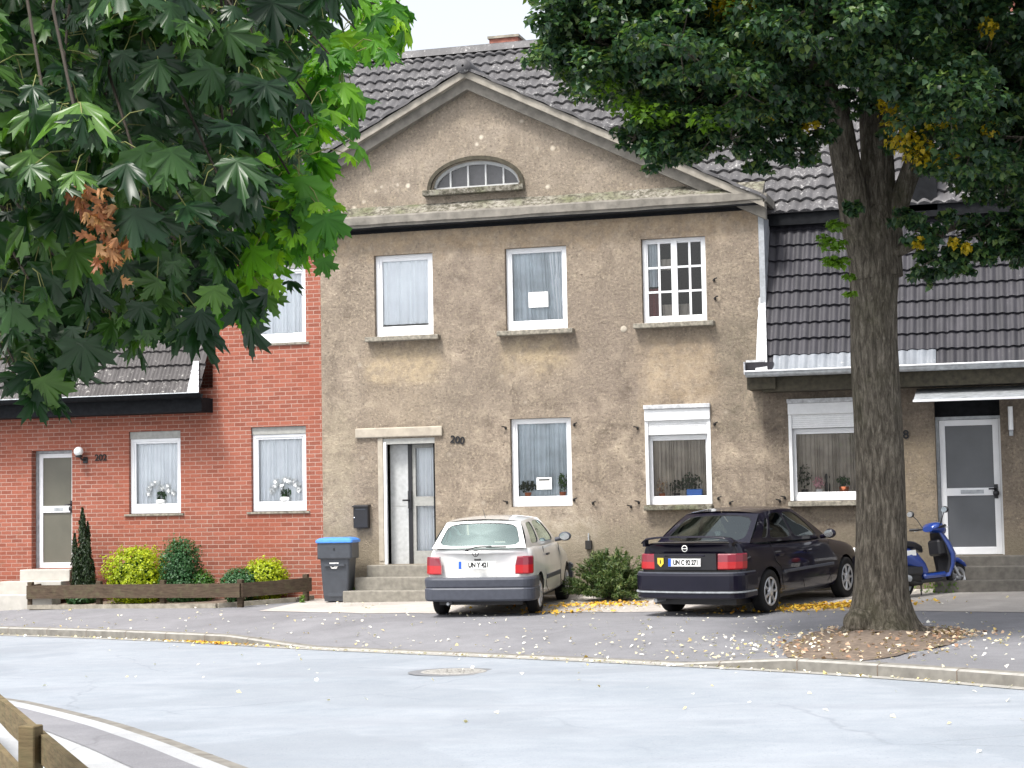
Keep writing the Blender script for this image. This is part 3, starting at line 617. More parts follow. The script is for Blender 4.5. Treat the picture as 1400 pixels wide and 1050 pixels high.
# flashing along the bay edge: crumpled lead
def flash(xa, xb, h, zt, wob):
    b = MB(); d = Vector((0, KY_ - EY, KZ - EZ)); rings = []
    for i in range(25):
        t = i / 24 * zt; p = Vector((0, EY, EZ)) + d * t; w = 1 - .55 * i / 24
        j = .012 * mnoise.noise(Vector((0, 0, i * .9)))
        rings.append([(xa + j, p.y - .07 + j, p.z + .03 + j), (xa + (xb - xa) * w, p.y - .085 - j, p.z + .02)])
    b.loft(rings, 'zincwhite', closed=False, smooth=False); o = b.build('lead_flashing', h); q = o.modifiers.new('s', 'SOLIDIFY'); q.thickness = .012
flash(XR - .02, XR + .17, H_wing, .60, 1); flash(XB - .22, XB + .01, H_brick, .22, 1)
b = MB(); b.box(XR + .01, XR + .10, -.05, .7, 4.0, 6.2, 'zinc'); b.build('side_flashing', H_wing)
# chimney
b = MB(); b.box(-1.66, -1.08, 4.55, 5.1, 9.9, 10.74, 'brick_ch'); ch = b.build('chimney', H_main)
d_ = MB(); d_.box(6.50, 7.0, .52, 1.9, 6.2, 7.15, 'darkwood_and_shade'); d_.build('roof_dormer', H_wing)
b = MB(); b.box(-1.69, -1.05, 4.52, 5.13, 10.74, 10.79, 'stone'); b.build('chimney_cap', ch)
b = MB(); b.box(8.2, 8.9, 4.2, 4.9, 9.9, 10.9, 'brick_ch'); b.build('chimney', H_wing)

# ---------------------------------------------------------------- windows
def curtain(x0, x1, z0, z1, y, m, parent, folds=16, gather=0., amp=.022, name='curtain', ex=None):
    b = MB(); n = folds * 6; rings = []
    for k in range(9):
        t = k / 8; z = z1 + (z0 - z1) * t; ring = []
        for i in range(n + 1):
            u = i / n; uu = u + .02 * sin(u * 23 + 1.3) ; x = x0 + (x1 - x0) * (uu if not ex else ex(uu, t))
            ring.append((x, y + amp * (.6 + .4 * t) * sin(folds * 2 * pi * u + 1.5 * sin(u * 9)) + .4 * amp * sin(folds * 3.7 * pi * u + t), z))
        rings.append(ring)
    b.loft(rings, m, closed=False); return b.build(name, parent)
def window(h, o, curt='curtain', bottom=.16, fr=.065, side=.085, muntin=None, shutter=0., sill=True, fy=.08, sillm='sill', mat='white', topbox=0., sillz=.10, box_face=.0, cy=.165, ex=None, folds=15, cz0=None, label=None):
    x0, x1, z0, z1 = o[:4]; zt = z1 - shutter - topbox
    b = MB()
    def ring(a0, a1, c0, c1, wl, wr, wb, wt, ya, yb):
        b.box(a0, a0 + wl, ya, yb, c0, c1, mat); b.box(a1 - wr, a1, ya, yb, c0, c1, mat); b.box(a0 + wl, a1 - wr, ya, yb, c0, c0 + wb, mat); b.box(a0 + wl, a1 - wr, ya, yb, c1 - wt, c1, mat)
    ring(x0 + .004, x1 - .004, z0 + .004, zt - .002, fr, fr, bottom * .55, fr * .8, fy, .13)
    g = .006
    ring(x0 + fr - .012, x1 - fr + .012, z0 + bottom * .55 - .012 + g, zt - fr * .8 + .012, side - fr + .03, side - fr + .03, bottom * .45 + .01, side - fr + .03, fy + .016, .118)
    win = b.build('window', h)
    if label: win['label'] = label
    bevel(win, .006, 2)
    gx0, gx1, gz0, gz1 = x0 + side, x1 - side, z0 + bottom, zt - side
    if muntin:
        b = MB(); nx, nz = muntin; cxm = (x0 + x1) / 2
        b.box(cxm - .05, cxm + .05, fy - .006, .11, z0 + .02, zt - .02, mat)
        for s in (-1, 1):
            xa, xb = (gx0, cxm - .05) if s < 0 else (cxm + .05, gx1); xm = (xa + xb) / 2
            b.box(xm - .018, xm + .018, fy + .01, .10, gz0 - .02, gz1 + .02, mat)
        for k in range(1, nz): z = gz0 + (gz1 - gz0) * k / nz; b.box(gx0 - .01, gx1 + .01, fy + .014, .098, z - .017, z + .017, mat)
        b.build('glazing_bars', win)
    b = MB(); b.add([(gx0 - .02, .10, gz0 - .02), (gx1 + .02, .10, gz0 - .02), (gx1 + .02, .10, gz1 + .02), (gx0 - .02, .10, gz1 + .02)], [(0, 1, 2, 3)], 'glass'); b.build('pane', win)
    if curt: curtain(x0 + .06, x1 - .06, (cz0 if cz0 else z0 + .09), zt - .03, cy, curt, win, folds=folds, ex=ex)
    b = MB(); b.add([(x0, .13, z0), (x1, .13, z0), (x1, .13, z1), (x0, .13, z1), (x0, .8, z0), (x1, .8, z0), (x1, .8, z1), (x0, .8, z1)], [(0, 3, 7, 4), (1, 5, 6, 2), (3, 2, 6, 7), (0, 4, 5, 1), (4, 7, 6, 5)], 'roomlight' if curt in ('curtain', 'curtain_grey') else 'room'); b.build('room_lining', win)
    if shutter:
        b = MB(); b.box(x0 - .002, x1 + .002, -.04, .12, z1 - shutter * .45, z1 + .0, 'shutter'); bx = b.build('shutter_box', win); bevel(bx, .01)
        b = MB(); n = 7; zt2 = z1 - shutter * .45; zb2 = z1 - shutter
        for i in range(n): za = zb2 + (zt2 - zb2) * i / n; zb_ = zb2 + (zt2 - zb2) * (i + 1) / n; b.loft([[(x, .012, za + .001), (x, .0095, (za + zb_) / 2), (x, .012, zb_ - .001), (x, .016, zb_)] for x in (x0 + .05, x1 - .05)], 'shutter', closed=False, smooth=False)
        b.build('roller_shutter', win)
        [MB().box(xa, xa + .05, -.012, .054, z0 + .01, zt2 - .002, 'shutter').build('shutter_guide', win) for xa in (x0, x1 - .05)]
        b = MB(); b.box(x0 - .01, x1 + .01, -.075, -.0, z1 + .002, z1 + .07, 'zincwhite'); bevel(b.build('lintel_strip', win), .006)
    if topbox:
        b = MB(); b.box(x0 + .004, x1 - .004, .04, .13, z1 - topbox, z1 - .002, 'greyframe'); b.build('shutter_box', win)
    if sill:
        b = MB(); b.box(x0 - sillz, x1 + sillz, -.16, .05, z0 - .085, z0 - .003, sillm); bevel(b.build('window_sill', win), .012)
    return win
thin = dict(sill=False)
def brick_win(o):
    w = window(H_brick, o, 'curtain', bottom=.17, topbox=.13, sill=False, fy=.06)
    b = MB(); b.box(o[0] - .08, o[1] + .06, -.035, .059, o[2] - .035, o[2] + .0, 'sill'); b.build('window_sill', w); return w
brick_win(W1[0]); brick_win(W1[1]); brick_win(WU)
window(H_main, WM[0], 'curtain', bottom=.18, side=.10, folds=8, cy=.145, sillz=.13, label='upper window filled by bright net curtain', cz0=4.73)
window(H_main, WM[1], 'curtain_grey', bottom=.17, side=.085, sillz=.12, label='upper middle window with grey curtain pulled aside', ex=lambda u, t: u * (1 - .0 * t) + .10 * u * (1 - u) * 4 * (t * .6) )
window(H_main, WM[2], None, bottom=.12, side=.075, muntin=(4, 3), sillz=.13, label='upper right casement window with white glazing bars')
window(H_main, WM[3], 'curtain_grey', bottom=.17, side=.085, sill=False, label='ground floor window with paper notice behind the pane')
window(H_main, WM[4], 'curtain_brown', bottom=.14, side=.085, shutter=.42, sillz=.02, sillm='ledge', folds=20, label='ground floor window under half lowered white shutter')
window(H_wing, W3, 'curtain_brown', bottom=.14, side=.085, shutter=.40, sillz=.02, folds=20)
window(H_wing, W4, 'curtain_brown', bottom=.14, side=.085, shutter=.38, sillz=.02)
# bright folds bunched at the right of the upper middle window; lace and red cloth in the casement window
curtain(.50, .93, 4.64, 5.86, .165, 'curtain', H_main, folds=6, amp=.02, name='gathered_curtain', ex=lambda u, t: .55 + .45 * u - .35 * (1 - u) * (1 - abs(2 * t - 1)) * .0 - .3 * (1 - t) * (1 - u))
curtain(2.31, 2.52, 4.62, 5.12, .16, 'curtain_red', H_main, folds=3, name='red_cloth'); curtain(2.33, 2.50, 5.15, 5.86, .17, 'curtain_grey', H_main, folds=3, name='lace_curtain'); curtain(2.54, 2.72, 5.42, 5.60, .18, 'curtain_brown', H_main, folds=2, name='lace_trim'); curtain(2.54, 3.0, 4.62, 4.85, .19, 'curtain_brown', H_main, folds=4, name='lace_trim')
# render surrounds of the upper windows (thin shadow gap at the head)
# ---------------------------------------------------------------- doors
def door(h, o, y, mat, gl, rail_z, fw=.075, handle_x=None, hz=1.75, top=None):
    x0, x1, z0, z1 = o[:4]; z1 = top or z1; b = MB()
    b.box(x0 + .004, x0 + .05, y - .05, y + .05, z0, z1, 'zinc' if mat == 'white' else mat); b.box(x0 + .05, x1 - .004, y - .05, y + .05, z1 - .05, z1 - .002, 'zinc' if mat == 'white' else mat); b.box(x1 - .03, x1 - .004, y - .05, y + .05, z0, z1 - .05, mat); fr = b.build('door_frame', h)
    a0, a1, c0, c1 = x0 + .055, x1 - .034, z0 + .005, z1 - .055; b = MB()
    b.box(a0, a0 + fw, y - .03, y + .03, c0, c1, mat); b.box(a1 - fw, a1, y - .03, y + .03, c0, c1, mat); b.box(a0 + fw, a1 - fw, y - .03, y + .03, c0, c0 + fw * 1.3, mat); b.box(a0 + fw, a1 - fw, y - .03, y + .03, c1 - fw, c1, mat)
    b.box(a0 + fw, a1 - fw, y - .03, y + .03, rail_z - .06, rail_z + .06, mat); dr = b.build('door', h); bevel(dr, .006)
    b = MB(); b.box(a0 + fw, a1 - fw, y - .004, y + .006, c0 + fw, c1 - fw, gl); b.build('door_glass', dr)
    b = MB(); b.box(a0 + .3, a1 - .25, y - .036, y - .0305, rail_z - .03, rail_z + .03, 'zinc'); b.build('letter_slot', dr)
    hx = handle_x; b = MB(); b.box(hx - .03, hx + .03, y - .045, y - .031, hz - .11, hz + .11, 'black'); b.tube([(hx, y - .03, hz + .04), (hx, y - .085, hz + .04), (hx - .11, y - .09, hz + .04)], .014, 'black', 8); b.ell((hx, y - .06, hz - .03), (.05, .035, .05), 'black'); b.build('door_handle', dr)
    return dr
door(H_brick, D1, .20, 'white', 'doorglass_b', 1.68, handle_x=-8.34, hz=1.72)
door(H_wing, D3, .18, 'white', 'doorglass', 1.68, fw=.09, handle_x=7.76, hz=1.68, top=2.86)
b = MB(); b.box(D3[0], D3[1], .16, .22, 2.861, 3.16, 'darkwood_and_shade'); b.build('transom', H_wing)
b = MB()
for o, h in ((D1, 0), (D3, 0), (D2, 0)): pass
# canopy over the right door
b = MB(); b.loft([[(x, -.02, 3.305), (x, -.02, 3.27), (x + .0, -.88, 3.05), (x, -.88, 3.10)] for x in (6.62, 8.45)], 'zinc', caps=True, smooth=False); b.box(6.61, 8.46, -.915, -.882, 3.055, 3.09, 'white'); b.build('door_canopy', H_wing)
b = MB(); b.tube([(8.02, -.07, 2.62), (8.02, -.07, 2.98)], .038, 'lampglass', 12); b.box(7.99, 8.05, -.05, 0, 2.53, 2.66, 'zinc'); b.build('tube_lamp', H_wing)
# centre door: fixed grey panel left, glazed door right
b = MB(); x0, x1, z0, z1 = D2[:4]; b.box(x0, x0 + .10, .0, .05, z0, z1 - .10, 'lintel'); b.box(x0 + .10, x0 + .145, -.003, .06, z0, z1 - .06, 'white'); b.box(x0 + .10, x1, -.002, .10, z1 - .095, z1 - .0, 'greyframe'); b.box(x1 - .035, x1, .02, .30, z0, z1 - .1, 'darkwood_and_shade'); b.build('door_frame', H_main)
b = MB(); b.box(x0 + .146, x0 + .47, .20, .24, z0, z1 - .1, 'offwhite'); b.box(x0 + .18, x0 + .44, .195, .20, 1.62, 1.63, 'greyframe'); b.build('side_panel', H_main)
b = MB(); b.box(x0 + .47, x0 + .54, .19, .25, z0, z1 - .1, 'black'); a0, a1 = x0 + .54, x1 - .04
b.box(a0, a0 + .06, .21, .25, z0, z1 - .1, 'greyframe'); b.box(a1 - .05, a1, .21, .25, z0, z1 - .1, 'offwhite'); b.box(a0 + .06, a1 - .05, .21, .25, z0, z0 + .22, 'greyframe'); b.box(a0 + .06, a1 - .05, .21, .25, 1.62, 1.78, 'greyframe'); b.box(a0 + .06, a1 - .05, .21, .25, z1 - .16, z1 - .1, 'greyframe'); dr = b.build('door', H_main)
b = MB(); b.add([(a0, .23, z0), (a1, .23, z0), (a1, .23, z1 - .1), (a0, .23, z1 - .1)], [(0, 1, 2, 3)], 'glass'); b.build('door_glass', dr)
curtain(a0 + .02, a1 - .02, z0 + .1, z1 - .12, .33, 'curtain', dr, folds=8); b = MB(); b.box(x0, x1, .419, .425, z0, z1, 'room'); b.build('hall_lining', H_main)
b = MB(); b.box(x0 + .475, x0 + .535, .15, .19, 1.58, 1.88, 'black'); b.tube([(x0 + .50, .19, 1.72), (x0 + .50, .10, 1.72), (x0 + .40, .09, 1.72)], .015, 'black'); b.build('door_handle', dr)
b = MB(); b.box(-2.80, -1.23, -.05, -.002, 2.79, 2.96, 'lintel'); bevel(b.build('door_lintel', H_main), .02)
b = MB(); b.box(D2[0] + .0, D2[0] + .09, -.012, -.001, .7, 2.78, 'lintel'); b.build('door_jamb', H_main)
# steps
def steps(h, x0, x1, tops, depth, m, ext=0., y0=-.0, flare=0.):
    for i, z in enumerate(tops):
        b = MB(); zb = tops[i + 1] if i + 1 < len(tops) else -.2
        b.box(x0 - ext * i, x1 + flare * i, y0 - depth * (i + 1), (y0 - depth * i if i else .28), zb - .1 if i + 1 < len(tops) else -.2, z, m); bevel(b.build('step', h), .014)
steps(H_main, -2.52, -1.05, [.635, .445, .235], .30, 'concrete', .10)
steps(H_brick, -9.12, -8.12, [.615, .42, .20], .30, 'marble', .22)
steps(H_wing, 6.84, 8.6, [.695, .545, .345], .28, 'darkconcrete', .0)
# bits of iron on the walls
for (x, z, s) in ((1.03, 1.68, 1), (1.06, 2.92, 1), (3.43, 1.66, 1), (3.4, 2.86, 1), (3.62, 1.58, 1), (2.12, 1.62, -1), (2.13, 2.83, -1), (4.5, 1.65, -1), (4.42, 1.6, -1), (1.99, 1.55, -1), (-.12, 1.66, -1), (-.12, 2.9, -1), (3.45, 5.2, 1), (3.46, 4.9, 1), (1.35, 1.62, 1)):
    b = MB(); b.tube([(x, 0, z), (x + .02 * s, -.05, z + .01), (x + .06 * s, -.055, z + .02)], .011, 'iron', 6); b.ell((x, -.012, z - .01), (.022, .02, .028), 'iron', 8, 5); b.build('shutter_hook', H_main if x < XR else H_wing)
b = MB(); b.box(1.22, 1.32, -.07, 0, .86, 1.0, 'iron'); b.tube([(1.27, -.03, 1.0), (1.27, -.03, 1.12)], .012, 'zinc', 6); b.build('tap_box', H_main)
b = MB(); b.lathe([(.001, -.004), (.05, -.004), (.055, 0)], 'lintel', axis='y', c=(1.93, -.002, 4.46), n=12); b.build('plaster_patch', H_main)
# house numbers
text_mesh('house_number', '200', .17, 'ink', Matrix.Translation((-.97, -.012, 2.71)) @ Matrix.Rotation(radians(9), 4, 'Y') @ FRONT, .006, H_main, offs=.004)
text_mesh('house_number', '202', .16, 'iron', Matrix.Translation((-7.66, -.012, 2.58)) @ FRONT, .006, H_brick, offs=.003)
text_mesh('house_number', '198', .19, 'ink', Matrix.Translation((6.33, -.012, 2.59)) @ FRONT, .006, H_wing, offs=.004)
# ---------------------------------------------------------------- vehicles
def bake(o):
    dg = bpy.context.evaluated_depsgraph_get(); me = bpy.data.meshes.new_from_object(o.evaluated_get(dg)); old = o.data; o.modifiers.clear(); o.data = me; bpy.data.meshes.remove(old)
def shell(name, st, paint, parent, arches, cabin, lean_r=0., lean_f=0., zl=.5):
    """lofted car body; st rows: (y, half width, z bottom, z top, crown)"""
    b = MB(); rings = []
    y_r, y_f = st[0][0], st[-1][0]
    for (y, w, zb, zt, cr) in st:
        H = zt - zb; half = [(.0, zb), (.78 * w, zb), (.93 * w, zb + .03), (.982 * w, zb + .16 * H), (w, zb + .40 * H), (w, zb + .58 * H), (.985 * w, zb + .74 * H), (.955 * w, zb + .90 * H), (.905 * w, zt)]
        if cabin[0] < y < cabin[1]: half += [(.84 * w, zt - .02), (.81 * w, .50), (0, .48)]
        else: half += [(.83 * w, zt + cr * .45), (.5 * w, zt + cr * .9), (0, zt + cr)]
        ring = []
        for (x, z) in half + [(-x, z) for x, z in half[-2:0:-1]]:
            yy = y
            if y < y_r + .25: yy += lean_r * (z - zl) * (1 - (y - y_r) / .25) + .10 * (abs(x) / w) ** 4 * (1 - (y - y_r) / .25)
            if y > y_f - .3: yy -= (lean_f * (z - zl) + .16 * (abs(x) / w) ** 3) * (1 - (y_f - y) / .3)
            ring.append((x, yy, z))
        rings.append(ring)
    n = len(rings[0]); b.loft(rings, paint, smooth=True)
    h = (n + 2) // 2
    for ri, flip in ((0, False), (len(rings) - 1, True)):
        base = ri * n
        for i in range(h - 1):
            a, c = i, i + 1; d, e = (n - c) % n, (n - a) % n; f = [a, c, d, e]; u = []
            for q in f:
                if q not in u: u.append(q)
            f = tuple(base + q for q in u); b.f.append(f if flip else f[::-1]); b.mi.append(0); b.sm.append(True)
    b.mat('black')
    o = b.build(name, parent, local=True)
    sub = o.modifiers.new('s', 'SUBSURF'); sub.levels = 2; sub.render_levels = 2
    cuts = []
    for (y, z, r, w) in arches:
        for sx in (-1, 1):
            c = MB(); c.lathe([(.001, -.15), (r, -.15), (r, .15), (.001, .15)], 'black', axis='x', c=(0, 0, 0), n=40, smooth=False)
            c.mats = [M[paint], M['black']]; c.mi = [1] * len(c.mi)
            co = c.build('cut', parent, local=True); co.location = (sx * w, y, z)
            bm_ = o.modifiers.new('b', 'BOOLEAN'); bm_.object = co; bm_.operation = 'DIFFERENCE'; bm_.solver = 'EXACT'; cuts.append(co)
    bpy.context.view_layer.update(); bake(o)
    for c in cuts: bpy.data.objects.remove(c, do_unlink=True)
    return o
def sqpt(a, hx, hy, cx, cy, e=5.):
    c, s_ = cos(a), sin(a); r = (abs(c) ** e + abs(s_) ** e) ** (-1 / e); return cx + hx * c * r, cy + hy * s_ * r
def sqb(a, u0, u1):
    c, s_ = cos(a), sin(a); m = max(abs(c), abs(s_)); return (u0 + u1) / 2 + (u1 - u0) / 2 * c / m, .5 + .5 * s_ / m
def panel(S, u0, u1, iu0, iu1, iv0, iv1, paint, gl, parent, nm_g, body, nin, e=6., n=32):
    """frame + window of a curved cabin side S(u,v)"""
    A = [2 * pi * i / n for i in range(n)]
    outer = [S(*sqb(a, u0, u1)) for a in A]; inner_uv = [sqpt(a, (iu1 - iu0) / 2, (iv1 - iv0) / 2, (iu0 + iu1) / 2, (iv0 + iv1) / 2, e) for a in A]
    mid = [S(*uv) for uv in inner_uv]; rec = [p + nin * .022 for p in mid]
    body.loft([outer, mid], paint, smooth=False); 
    k = 1.06
    seal = [S((iu0 + iu1) / 2 + (uv[0] - (iu0 + iu1) / 2) * (1 - .016 / max(.1, (iu1 - iu0))), (iv0 + iv1) / 2 + (uv[1] - (iv0 + iv1) / 2) * .955) + nin * .012 for uv in inner_uv]
    body.loft([mid, [p + nin * .003 for p in seal], rec], 'black', smooth=False)
    g = MB(); rr = []
    for q in (1., .66, .33, .001): rr.append([S((iu0 + iu1) / 2 + (uv[0] - (iu0 + iu1) / 2) * q, (iv0 + iv1) / 2 + (uv[1] - (iv0 + iv1) / 2) * q) + nin * .010 for uv in inner_uv])
    g.loft(rr, gl); return g.build(nm_g, parent, local=True)
def bil(p00, p10, p11, p01, bulge=Vector((0, 0, 0))):
    p00, p10, p11, p01 = map(Vector, (p00, p10, p11, p01))
    def S(u, v): return (p00 * (1 - u) + p10 * u) * (1 - v) + (p01 * (1 - u) + p11 * u) * v + bulge * (4 * u * (1 - u)) * (.4 + .6 * v)
    return S
def cabin(car, P, paint, gl, names, side_windows, roof_pts):
    """P: rear base (hw,y,z), rear top, front top, front base; roof_pts z-rise"""
    rb, rt, ft, fb = P; body = MB()
    def mk(s, p): return Vector((s * p[0], p[1], p[2]))
    bg = Vector((0, -.05, .02)); S = bil(mk(-1, rb), mk(1, rb), mk(1, rt), mk(-1, rt), bg)
    panel(S, 0, 1, names['ru'], 1 - names['ru'], names['rv0'], names['rv1'], paint, gl, car, 'rear_window', body, Vector((0, .8, -.6)))
    bf = Vector((0, .06, .02)); S = bil(mk(1, fb), mk(-1, fb), mk(-1, ft), mk(1, ft), bf)
    panel(S, 0, 1, .07, .93, .05, .93, paint, gl, car, 'windscreen', body, Vector((0, -.8, -.6)))
    rz = lambda u: roof_pts * 4 * u * (1 - u)
    for sgn in (1, -1):
        def S(u, v, sgn=sgn):
            b0, b1, t0, t1 = mk(sgn, rb), mk(sgn, fb), mk(sgn, rt), mk(sgn, ft)
            lo = b0 * (1 - u) + b1 * u + Vector((sgn * .03 * 4 * u * (1 - u), 0, 0)); hi = t0 * (1 - u) + t1 * u + Vector((sgn * .02 * 4 * u * (1 - u), 0, rz(u)))
            return lo * (1 - v) + hi * v + Vector((sgn * .025 * 4 * v * (1 - v), 0, 0))
        for (u0, u1, a0, a1, v0, v1, nm) in side_windows: panel(S, u0, u1, a0, a1, v0, v1, paint, gl, car, nm, body, Vector((-sgn, 0, 0)))
    rings = []
    for i in range(13):
        u = i / 12; hw = rt[0] * (1 - u) + ft[0] * u + .02 * 4 * u * (1 - u); y = rt[1] * (1 - u) + ft[1] * u; z = rt[2] * (1 - u) + ft[2] * u + rz(u)
        rings.append([(hw * q, y + (-.05 if i == 0 else .06 if i == 12 else 0) * (1 - q * q) , z + .045 * (1 - abs(q) ** 2.4)) for q in (-1, -.93, -.8, -.5, 0, .5, .8, .93, 1)])
    body.loft(rings, paint, closed=False); o = body.build('cabin', car, local=True); return o
def wheel(car, x, y, r, w, style):
    sg = 1 if x > 0 else -1
    def P(L): return [(rr, sg * xx) for rr, xx in L]
    b = MB(); b.lathe(P([(r * .62, -w / 2), (r * .9, -w / 2), (r * .985, -w * .42), (r, -w * .2), (r, w * .2), (r * .985, w * .42), (r * .9, w / 2 + .004), (r * .70, w / 2 + .002), (r * .64, w / 2 - .008), (r * .64, w / 2 - .03)]), 'tyre', axis='x', n=40)
    for k in (-.25, .25): pass
    t = b.build('wheel', car, loc=(x, y, r), local=True)
    b = MB(); R = r * .66
    b.lathe(P([(.001, w / 2 - .03), (R, w / 2 - .035)]), 'rimdark', axis='x', n=32, smooth=False)
    b.lathe(P([(R * .86, w / 2 - .012), (R * .93, w / 2 + .004), (R * 1.0, w / 2 - .002), (R * 1.0, w / 2 - .03)]), 'rim', axis='x', n=32)
    b.lathe(P([(.001, w / 2 + .010), (R * .22, w / 2 + .010), (R * .34, w / 2 + .004), (R * .36, w / 2 - .02)]), 'rim', axis='x', n=24)
    ns, wd = (7, .15) if style == 'hub' else (12, .055)
    for i in range(ns):
        a = 2 * pi * i / ns; rings = []
        for rr, hw in ((R * .3, wd * .55), (R * .6, wd * .7), (R * .9, wd)):
            ring = []
            for q in (-1, -.6, .6, 1):
                aa = a + q * hw * (.16 / (rr)) ; ring.append((sg * (w / 2 + (.003 if abs(q) < 1 else -.018)), rr * cos(aa), rr * sin(aa)))
            rings.append(ring)
        b.loft(rings, 'rim', closed=False, smooth=False)
    rm = b.build('rim', t, local=True); return t
def bumper(name, w, y_end, z0, z1, prof, m, parent, fwd, rear=True, rad=.16, bow=.05, m2=None):
    path = []; s = -1 if rear else 1
    path.append((w, y_end - s * fwd)); path.append((w, y_end - s * (rad + .12)))
    for i in range(7): a = i / 6 * pi / 2; path.append((w - rad + rad * cos(a), y_end - s * rad + s * rad * sin(a)))
    for i in range(1, 10): t = i / 10; x = (w - rad) * (1 - 2 * t); path.append((x, y_end + s * bow * (4 * t * (1 - t))))
    path += [(-x, y) for x, y in path[:9][::-1]]
    b = MB(); rings = []
    for i, (x, y) in enumerate(path):
        a, c = path[max(0, i - 1)], path[min(len(path) - 1, i + 1)]; tx, ty = c[0] - a[0], c[1] - a[1]; L = math.hypot(tx, ty) or 1; nx, ny = (ty / L, -tx / L)
        if nx * x + ny * (y - (y_end - s * .5)) < 0: nx, ny = -nx, -ny
        rings.append([(x + nx * o, y + ny * o, z0 + (z1 - z0) * t) for o, t in prof])
    b.loft(rings, m, closed=True, caps=True, smooth=False); return b.build(name, parent, local=True)
def seats(car, yr, yf, hw):
    b = MB()
    b.box(-hw, hw, yr, yr + .14, .5, .98, 'seat', .03)
    for x in (-.36, .36): b.box(x - .13, x + .13, yr - .01, yr + .07, 1.0, 1.12, 'seat', .03); b.box(x - .25, x + .25, yf, yf + .12, .5, 1.05, 'seat', .04); b.box(x - .12, x + .12, yf, yf + .07, 1.06, 1.22, 'seat', .03)
    b.box(-hw, hw, yf + .75, yf + 1.05, .5, .92, 'seat', .04); b.build('seats', car, local=True)
def mirror(car, x, y, z, m, sx):
    b = MB(); b.tube([(x, y, z), (x + sx * .09, y, z + .02)], [.03, .035], m, 8); b.ell((x + sx * .16, y - .01, z + .05), (.10, .055, .07), m, 14, 8); w = b.build('wing_mirror', car, local=True)
    b = MB(); b.lathe([(.001, 0), (.058, 0)], 'chrome', axis='y', c=(0, 0, 0), n=16, smooth=False); o = b.build('mirror_glass', w, loc=(x + sx * .16, y - .066, z + .05), local=True); o.scale = (1.3, 1, .9)
def plate_(car, x, y, z, tilt, txt, w=.52, badge=False):
    b = MB(); b.box(-w / 2, w / 2, -.006, .006, -.055, .055, 'plate'); b.box(-w / 2, -w / 2 + .045, -.0075, -.006, -.053, .053, 'plateblue')
    for a, c, d, e in ((-w / 2 + .05, w / 2 - .006, .048, .051), (-w / 2 + .05, w / 2 - .006, -.051, -.048), (w / 2 - .009, w / 2 - .006, -.048, .048)): b.box(a, c, -.0072, -.006, d, e, 'ink')
    p = b.build('licence_plate', car, loc=(x, y, z), local=True); p.rotation_euler = (tilt, 0, 0)
    text_mesh('plate_lettering', txt, .092, 'ink', Matrix.Translation((.022, -.008, -.002)) @ Matrix.Diagonal((.80, 1, 1, 1)) @ FRONT, .001, p, local=True, offs=.0045)
    return p

# --- white hatchback
hz = pav(.4, -3.1)
A0 = Vector((.53, -3.28, 0)); hd = radians(4.5)          # heading, turned left of the wall normal
A0.z = pav(A0.x, A0.y) - .005; A1 = A0 + Vector((-sin(hd), cos(hd), 0)) * 2.33
car = root('hatchback', 'small white hatchback with grey bumper parked nose to the wall beside the doorsteps', 'car', A0, 0)
car.scale = (1, 1, 1.035); car.rotation_euler = (math.atan2(pav(A1.x, A1.y) - A0.z, 2.33), 0, hd)
st = [(-.64, .74, .33, .86, .03), (-.58, .775, .30, .93, .035), (-.42, .79, .26, .97, .02), (-.25, .795, .24, .975, 0), (.0, .797, .22, .975, 0), (.6, .80, .20, .965, 0), (1.2, .80, .20, .955, 0), (1.75, .797, .20, .94, 0), (1.86, .795, .20, .92, .03), (2.1, .79, .22, .86, .06), (2.5, .775, .24, .80, .06), (2.85, .74, .26, .73, .05), (2.98, .70, .30, .68, .03)]
shell('body', st, 'paintwhite', car, [(0, .275, .325, .80), (2.33, .275, .325, .79)], (-.40, 1.8), lean_r=.12, lean_f=.15)
cabin(car, [(.70, -.56, .965), (.555, -.20, 1.315), (.545, 1.12, 1.325), (.70, 1.88, .93)], 'paintwhite', 'carglass',
      dict(ru=.055, rv0=.07, rv1=.92), [(0, .36, .125, .345, .12, .90, 'side_window'), (.36, 1, .385, .89, .10, .90, 'side_window')], .025)
seats(car, .12, .95, .62)
b = MB(); b.box(-.60, .60, -.47, .12, .86, .875, 'seat'); b.build('parcel_shelf', car, local=True)
bumper('rear_bumper', .775, -.655, .235, .565, [(-.03, 0), (.03, 0), (.05, .08), (.052, .50), (.035, .56), (.045, .62), (.052, .9), (.04, .98), (.0, 1), (-.03, 1)], 'trim', car, .42, True, .15, .03)
bumper('front_bumper', .75, 2.99, .22, .56, [(-.03, 0), (.03, 0), (.05, .1), (.05, .9), (.0, 1), (-.03, 1)], 'trim', car, .30, False, .2, .05)
for s_ in (-1, 1):
    # lamp block wrapping the corner
    b = MB(); R = []
    for k, z in enumerate((.605, .62, .73, .835, .85)):
        yy = -.648 + .12 * (z - .5); sh = .045 if k > 2 else 0; ins = .01 if k in (0, 4) else 0
        R.append([(s_ * (.545 + sh * .6), yy + .04, z), (s_ * (.55 + sh * .6), yy - .012 + ins, z), (s_ * .66, yy + .006 + ins, z), (s_ * .735, yy + .035 + ins, z), (s_ * (.788 - ins), yy + .10, z), (s_ * (.789 - ins), yy + .16, z), (s_ * .76, yy + .17, z)])
    b.loft(R, 'redlens', closed=False, smooth=False, caps=False); n_ = len(R[0])
    for i in range(len(b.f)): 
        if i // (n_ - 1) >= 2: b.mi[i] = b.mat('redlensdk')
    b.add(R[-1], [tuple(range(7))], 'redlensdk'); b.add(R[0], [tuple(range(7))], 'redlens'); b.build('tail_light', car, local=True)
plate_(car, -.005, -.662, .735, radians(-7), 'UN Y 421', .55)
